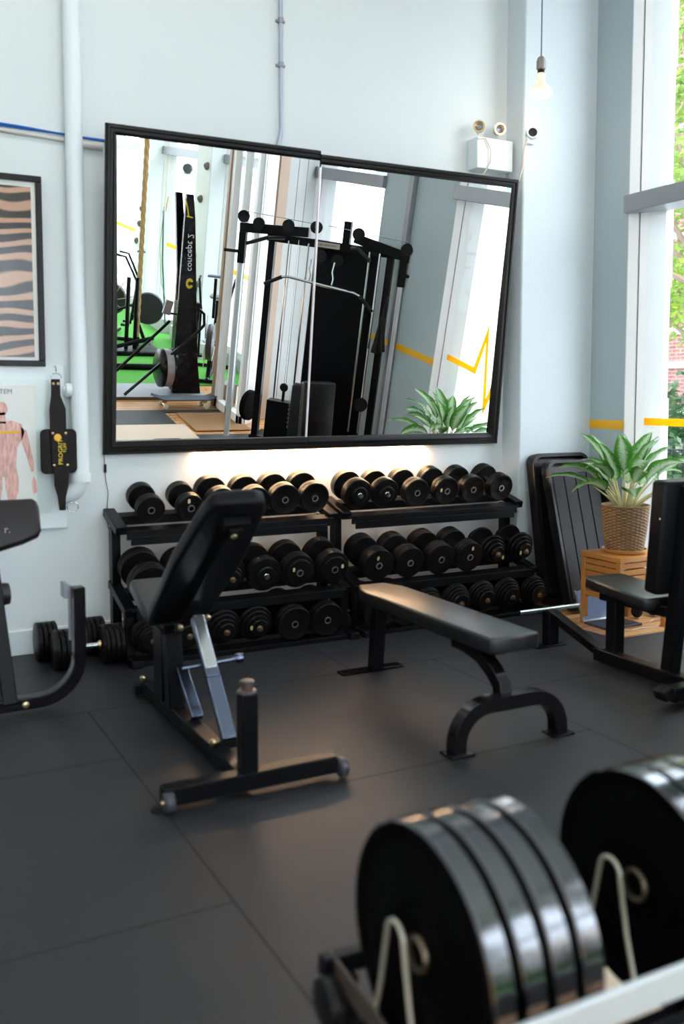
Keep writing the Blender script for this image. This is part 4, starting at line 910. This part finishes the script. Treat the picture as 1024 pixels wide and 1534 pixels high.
t = thing('weight_sled', 'black low weight sled with two uprights on the turf, seen in the mirror', 'sled', (3.5, -2.35, .004))
o = (3.5, -2.35, .004)
MB(o).box((2.9, -2.6, .004), (3.98, -2.1, .07)).build('skid_base', blk, t, bevel=.02)
for x in (3.50, 3.62): MB(o).tube([(x, -2.3, .05), (x, -2.32, 1.05)], .028, 10).build('upright', blk, t)
MB(o).tube([(3.2, -2.2, .08), (3.75, -2.2, .22), (3.85, -2.2, .25)], .03, 10).build('push_bar', blk, t)
t = thing('barbell', 'black barbell lying across the green turf, seen in the mirror', 'barbell', (3.3, -1.35, .03))
MB((3.3, -1.35, .03)).tube([(2.3, -1.35, .045), (3.72, -1.30, .045)], .04, 14).build('bar', blk, t)
t = thing('medicine_disc', 'black and white disc on the turf at the mirror\'s left edge', 'disc', (3.08, -1.75, .004))
MB((3.08, -1.75, .004)).lathe([(0, .05), (.10, .05), (.14, .03), (.14, .004)], (3.08, -1.75, .0), n=28).build('disc', blk, t)
MB((3.08, -1.75, .004)).lathe([(.05, .052), (.09, .053), (.10, .048)], (3.08, -1.75, .0), n=28).build('white_ring', white, t)
# climbing holds on piers
k = 0
holdm = mat('hold', (.16, .14, .12), .7, bump=.4)
proto_h = None
for px_, ys_, zs_ in ((XW-.22, (-5.35, -5.5, -5.75, -5.4, -5.6), (2.3, 1.75, 1.2, .8, 1.5)), (XW-.22, (-2.42, -2.6, -2.7, -2.4, -2.55), (2.6, 2.15, 1.35, 1.0, .9))):
    for y, z in zip(ys_, zs_):
        if proto_h is None:
            proto_h = t = MB().lathe([(.06, 0), (.05, .03), (.02, .06), (0, .062)], (0, 0, 0), (-1, 0, .3), 7).build('climbing_hold', holdm, ang=20)
        else: t = proto_h.copy(); COL.objects.link(t)
        t.location = (px_, y, z); tag(t, 'small dark climbing hold on a pale pier, seen in the mirror', 'climbing hold', 'climbing holds on the piers')

# cable machine
t = thing('cable_machine', 'large black cable pulldown machine with twin pulley arms, seen in the mirror', 'exercise machine', (4.2, 2.2, 0), None, (0, 0, math.atan2(.669, .743)))
CMt = t
def part(name, mb, m_, bevel=.004, par=None): return mb.build(name, m_, par or CMt, bevel=bevel)
part('upright', MB().bar((-.57, 0, 0), (-.57, 0, 2.12), .065, .07, (0, 1, 0)), blk); part('upright', MB().bar((.62, 0, 0), (.62, 0, 2.10), .065, .07, (0, 1, 0)), blk)
part('cross_beam', MB().bar((-.62, 0, 2.085), (.70, 0, 2.085), .07, .075), blk)
part('base_beam', MB().bar((-.62, 0, .04), (.70, 0, .04), .09, .07), blk); part('base_foot', MB().bar((-.57, -.3, .03), (-.57, .05, .03), .07, .06), blk); part('base_foot', MB().bar((.62, -.3, .03), (.62, .5, .03), .07, .06), blk)
pulley = lambda u, z, y=0, r=.058: part('pulley', MB().lathe([(.0, -.012), (r, -.014), (r*.86, -.004), (r*.86, .004), (r, .014), (0, .012)], (u, y, z), (0, 1, 0), 24), plastic, 0)
a1 = part('pulley_arm', MB().bar((-.90, .04, 2.14), (-.20, .04, 2.18), .05, .09), blk); part('pulley_arm', MB().bar((.26, .04, 2.19), (.82, .04, 2.07), .05, .09), blk)
part('top_stub', MB().bar((.17, 0, 2.1), (.17, 0, 2.33), .07, .07, (0, 1, 0)), blk)
for u, z in ((-.86, 2.25), (-.70, 2.20), (-.40, 2.22), (-.12, 2.24), (.30, 2.23), (.78, 2.15), (-.05, 1.98), (.12, 1.96)): pulley(u, z, .08)
for u, s in ((-.86, -1), (.76, 1)):
    part('carriage', MB().bar((u, .05, 1.80), (u, .05, 2.10), .07, .06, (0, 1, 0)), blk)
    part('peg_handle', MB().tube([(u-.02, .06, 1.91), (u+s*.17, .10, 1.91)], .016, 10), plastic, 0)
    part('guide_post', MB().bar((u, .05, .02), (u, .05, 1.8), .045, .045, (0, 1, 0)), silverbar)
bo = part('back_board', MB().box((-.16, -.12, .05), (.50, -.09, 2.06)), mat('black_board', (.004, .004, .005), .3, spec=.1))
part('weight_cover', MB().box((-.43, .02, .04), (-.13, .14, .50)), blk)
text('stack_numbers', '\n'.join(str(n_) for n_ in range(10, 100, 10)), .045, (-1, 0, 0), (0, 0, 1), (-.17, .142, .44), mat('number_print', (.55, .48, .35), .6), CMt)
MBn = bpy.data.objects
part('guide_rods', MB().tube([(-.38, .08, .5), (-.38, .08, 2.08)], .009, 8).tube([(-.18, .08, .5), (-.18, .08, 2.08)], .009, 8), chrome, 0)
part('guide_rods', MB().tube([(.42, .04, .3), (.42, .04, 2.08)], .011, 8).tube([(.52, .04, .3), (.52, .04, 2.08)], .011, 8), chrome, 0)
part('selector', MB().lathe([(0, -.02), (.035, -.015), (.045, 0), (.035, .015), (0, .02)], (-.28, .08, .64), (0, 1, 0), 16).tube([(-.28, .08, .5), (-.28, .08, .65)], .014, 8), plastic, 0)
pulley(.52, .60, .06, .07)
pb_ = pad(MB(), [(-.14, -.0), (.17, 0), (.17, .60), (.14, .63), (-.11, .63), (-.14, .60)], 0, .06, .02, M_=Matrix(((1, 0, 0, 0), (0, 0, 1, .22), (0, 1, 0, .12), (0, 0, 0, 1)))).build('seat_back', vinyl, CMt, ang=50)
part('seat_rail', MB().bar((.02, .05, .10), (.02, .60, .10), .06, .06), blk)
br = part('pulldown_bar', MB().tube([(-.36, .25, 1.75), (-.30, .25, 1.76), (.02, .25, 1.73), (.36, .25, 1.70), (.42, .25, 1.68)], .014, 10), chrome, 0)
part('grip', MB().tube([(-.36, .25, 1.75), (-.53, .25, 1.66)], .019, 10), plastic, 0, br); part('grip', MB().tube([(.42, .25, 1.68), (.56, .25, 1.55)], .019, 10), plastic, 0, br)
for u in (-.10, .13): part('chain', MB().tube([(u, .22, 1.74), (u+.008, .22, 1.80), (u-.008, .22, 1.86), (u, .20, 1.95)], .008, 6), chrome, 0)
part('pull_up_grip', MB().tube([(-.42, .12, 2.10), (-.52, .30, 2.10), (-.72, .34, 2.02)], .018, 10), plastic, 0); part('pull_up_grip', MB().tube([(.26, .12, 2.10), (.36, .30, 2.12), (.50, .34, 2.02)], .018, 10), plastic, 0)
lbl(part('name_plate', MB().box((-.12, .04, 2.06), (.12, .048, 2.11)), mat('plate_tan', (.45, .40, .33), .5), .001), 'pale name plate')
text('plate_text', 'TOTAL POWER CABLE', .024, (-1, 0, 0), (0, 0, 1), (0, .0485, 2.085), irond, CMt, xs=.75)
part('cables', MB().tube([(-.86, .08, 2.30), (-.12, .08, 2.27)], .004, 6).tube([(.0, .08, 2.27), (.78, .08, 2.22)], .004, 6).tube([(-.28, .08, .65), (-.28, .08, 2.1)], .004, 6).tube([(.52, .06, .6), (.52, .06, 2.0)], .004, 6), chrome, 0)
part('triceps_rope', MB().tube([(.66, .12, 1.7), (.64, .12, 1.5)], .012, 8).tube([(.64, .12, 1.5), (.60, .12, 1.15)], [.02, .034], 10).tube([(.64, .12, 1.5), (.67, .12, 1.17)], [.02, .034], 10), plastic, 0)
part('storage_plate', MB().lathe([(.02, -.03), (.15, -.03), (.16, -.02), (.16, .02), (.15, .03), (.02, .03)], (-.70, -.12, .34), (1, .2, 0), 32), rubf, 0)

# ------------------------------------------------------------------ outside
gr = MB(); gr.add([(XW+.3, -9, -.14), (80, -9, -.14), (80, 90, -.14), (XW+.3, 90, -.14)], [(0, 1, 2, 3)]).add([(-60, -9.2, -.14), (80, -9, -.14), (80, -120, 2.8), (-60, -120, 2.8)], [(0, 3, 2, 1)])
struct('floor', gr, pave, smooth=False)
st_ = MB()
t = thing('stone_pillar', 'pale stone pillar of stacked blocks just outside the window', 'pillar', (5.3, 5.3, -.14))
o = (5.3, 5.3, -.14)
z = -.14; k = 0
while z < 6.5:
    h = .78; ins = 0 if k % 2 else .05
    MB(o).box((5.09, 5.05+ins*.3, z+.012), (5.33-ins*.4, 5.75, z+h)).build('stone_block', stonem, t, bevel=.012); z += h; k += 1
t = thing('brick_building', 'red brick building with pale stone bands beyond the trees', 'building', (24, 18, -.14)); o = (24, 18, -.14)
MB(o).box((20, 6, -.14), (28, 30, 12)).build('brick_wall', brickm, t, smooth=False)
mb = MB(o)
for z in (.9, 2.15, 3.05, 5.6, 8.4, 11.8): mb.box((19.93, 5.95, z), (20.0, 30.05, z+.17))
mb.build('stone_band', stonem, t)
for y in (9, 12, 15, 21, 24):
    for z in (3.4, 6.2): f_ = MB(o).box((19.95, y, z), (20.02, y+1.2, z+1.7)).build('window', whitef, t); MB(o).box((19.93, y+.1, z+.1), (19.96, y+1.1, z+1.6)).build('pane', mat('dark_pane', (.10, .13, .16), .1), f_)
t = thing('pale_building', 'long pale building across the street, washed out by daylight', 'building', (22, -30, 0)); o = (22, -30, 0)
MB(o).box((24, -70, -.2), (30, 2, 9)).build('facade', stonem, t, smooth=False)
for k in range(12): MB(o).box((23.95, -66+5.5*k, 2.2), (24.02, -63.5+5.5*k, 4.6)).build('window', mat('dark_pane', (.3, .35, .4), .1), t)
def tree(label, x, y, h, rad, n, m_, seed, z0=2.2, ls=.16):
    o = Vector((x, y, -.14)); t = thing('leafy_tree' if h > 3 else 'shrub', label, 'tree' if h > 3 else 'shrub', o); r_ = random.Random(seed); mb = MB(o)
    cl = [(Vector((x, y, z0+(h-z0)*.5))+Vector((r_.uniform(-1, 1)*rad, r_.uniform(-1, 1)*rad, r_.uniform(-.5, .5)*(h-z0)))) for _ in range(26)]
    for _ in range(n):
        c = r_.choice(cl); p = c+Vector((r_.gauss(0, 1), r_.gauss(0, 1), r_.gauss(0, 1)))*rad*.20
        d1 = Vector((r_.gauss(0, 1), r_.gauss(0, 1), r_.gauss(0, .5))).normalized(); d2 = d1.cross(Vector((r_.gauss(0, 1), r_.gauss(0, 1), r_.gauss(0, 1)))).normalized(); s = ls*r_.uniform(.6, 1.2)
        mb.add([p-d1*s, p+d2*s*.45, p+d1*s, p-d2*s*.45], [(0, 1, 2, 3)])
    mb.build('foliage', m_, t, smooth=False)
    if h > 3:
        mb = MB(o).tube([(x, y, -.14), (x+.1, y, h*.4), (x-.1, y+.1, h*.8)], [.18, .13, .05], 8)
        for c in cl[:10]: mb.tube([(x+.05, y, h*.35), tuple(c)], [.06, .015], 6)
        mb.build('trunk', mat('bark', (.20, .14, .10), .9, bump=.5), t)
tree('yellow green leafy tree outside, nearer the window', 12.8, 11.1, 8.5, 2.1, 12000, treem, 3, 2.9, .085)
tree('second leafy tree outside against the brick building', 16.3, 14.7, 7, 1.5, 9000, treem, 5, 3.2, .09)
tree('low green shrub growing outside behind the fence', 10.6, 10.0, 1.35, .9, 3500, bushm, 8, .1, .09)
tree('low green shrub outside below the brick building', 14.2, 13.2, 1.6, 1.0, 3000, bushm, 9, .1, .09)
o = (9, 8.3, -.14); t = thing('iron_fence', 'thin dark iron fence outside the window', 'fence', o)
MB(o).tube([(7.6, 9.5, .78), (10.4, 6.6, .78)], .012, 6).tube([(7.6, 9.5, .05), (10.4, 6.6, .05)], .012, 6).build('rail', blk, t)
mb = MB(o)
for k in range(36): f_ = k/35; mb.tube([(7.6+2.8*f_, 9.5-2.9*f_, -.14), (7.6+2.8*f_, 9.5-2.9*f_, .84)], .007, 5)
pk = mb.build('pickets', blk, t)
# parked car far along the street
o = (20, -55, 1.08)
t = thing('parked_car', 'pale parked car outside, faint at the top of the mirror', 'car', o, None, (0, 0, R(20)))
prof_ = [(-2.2, .35), (-2.25, .75), (-2.0, .95), (-1.2, 1.02), (-.6, 1.45), (.9, 1.48), (1.6, 1.05), (2.15, .95), (2.25, .6), (2.2, .3)]
MB().prism([(x, z) for x, z in prof_], (0, -.88, 0), (0, 1, 0) if False else (1, 0, 0), (0, 0, 1), (0, 1.76, 0)).build('body', mat('car_paint', (.5, .55, .6), .3), t, bevel=.12, seg=3)
for x in (-1.4, 1.4):
    for y in (-.9, .9): MB().lathe([(.15, -.1), (.32, -.1), (.34, 0), (.32, .1), (.15, .1)], (x, y, .33), (0, 1, 0), 24).build('wheel', rubf, t)
MB().box((2.2, -.25, .45), (2.27, .25, .6)).build('number_plate', white, t)
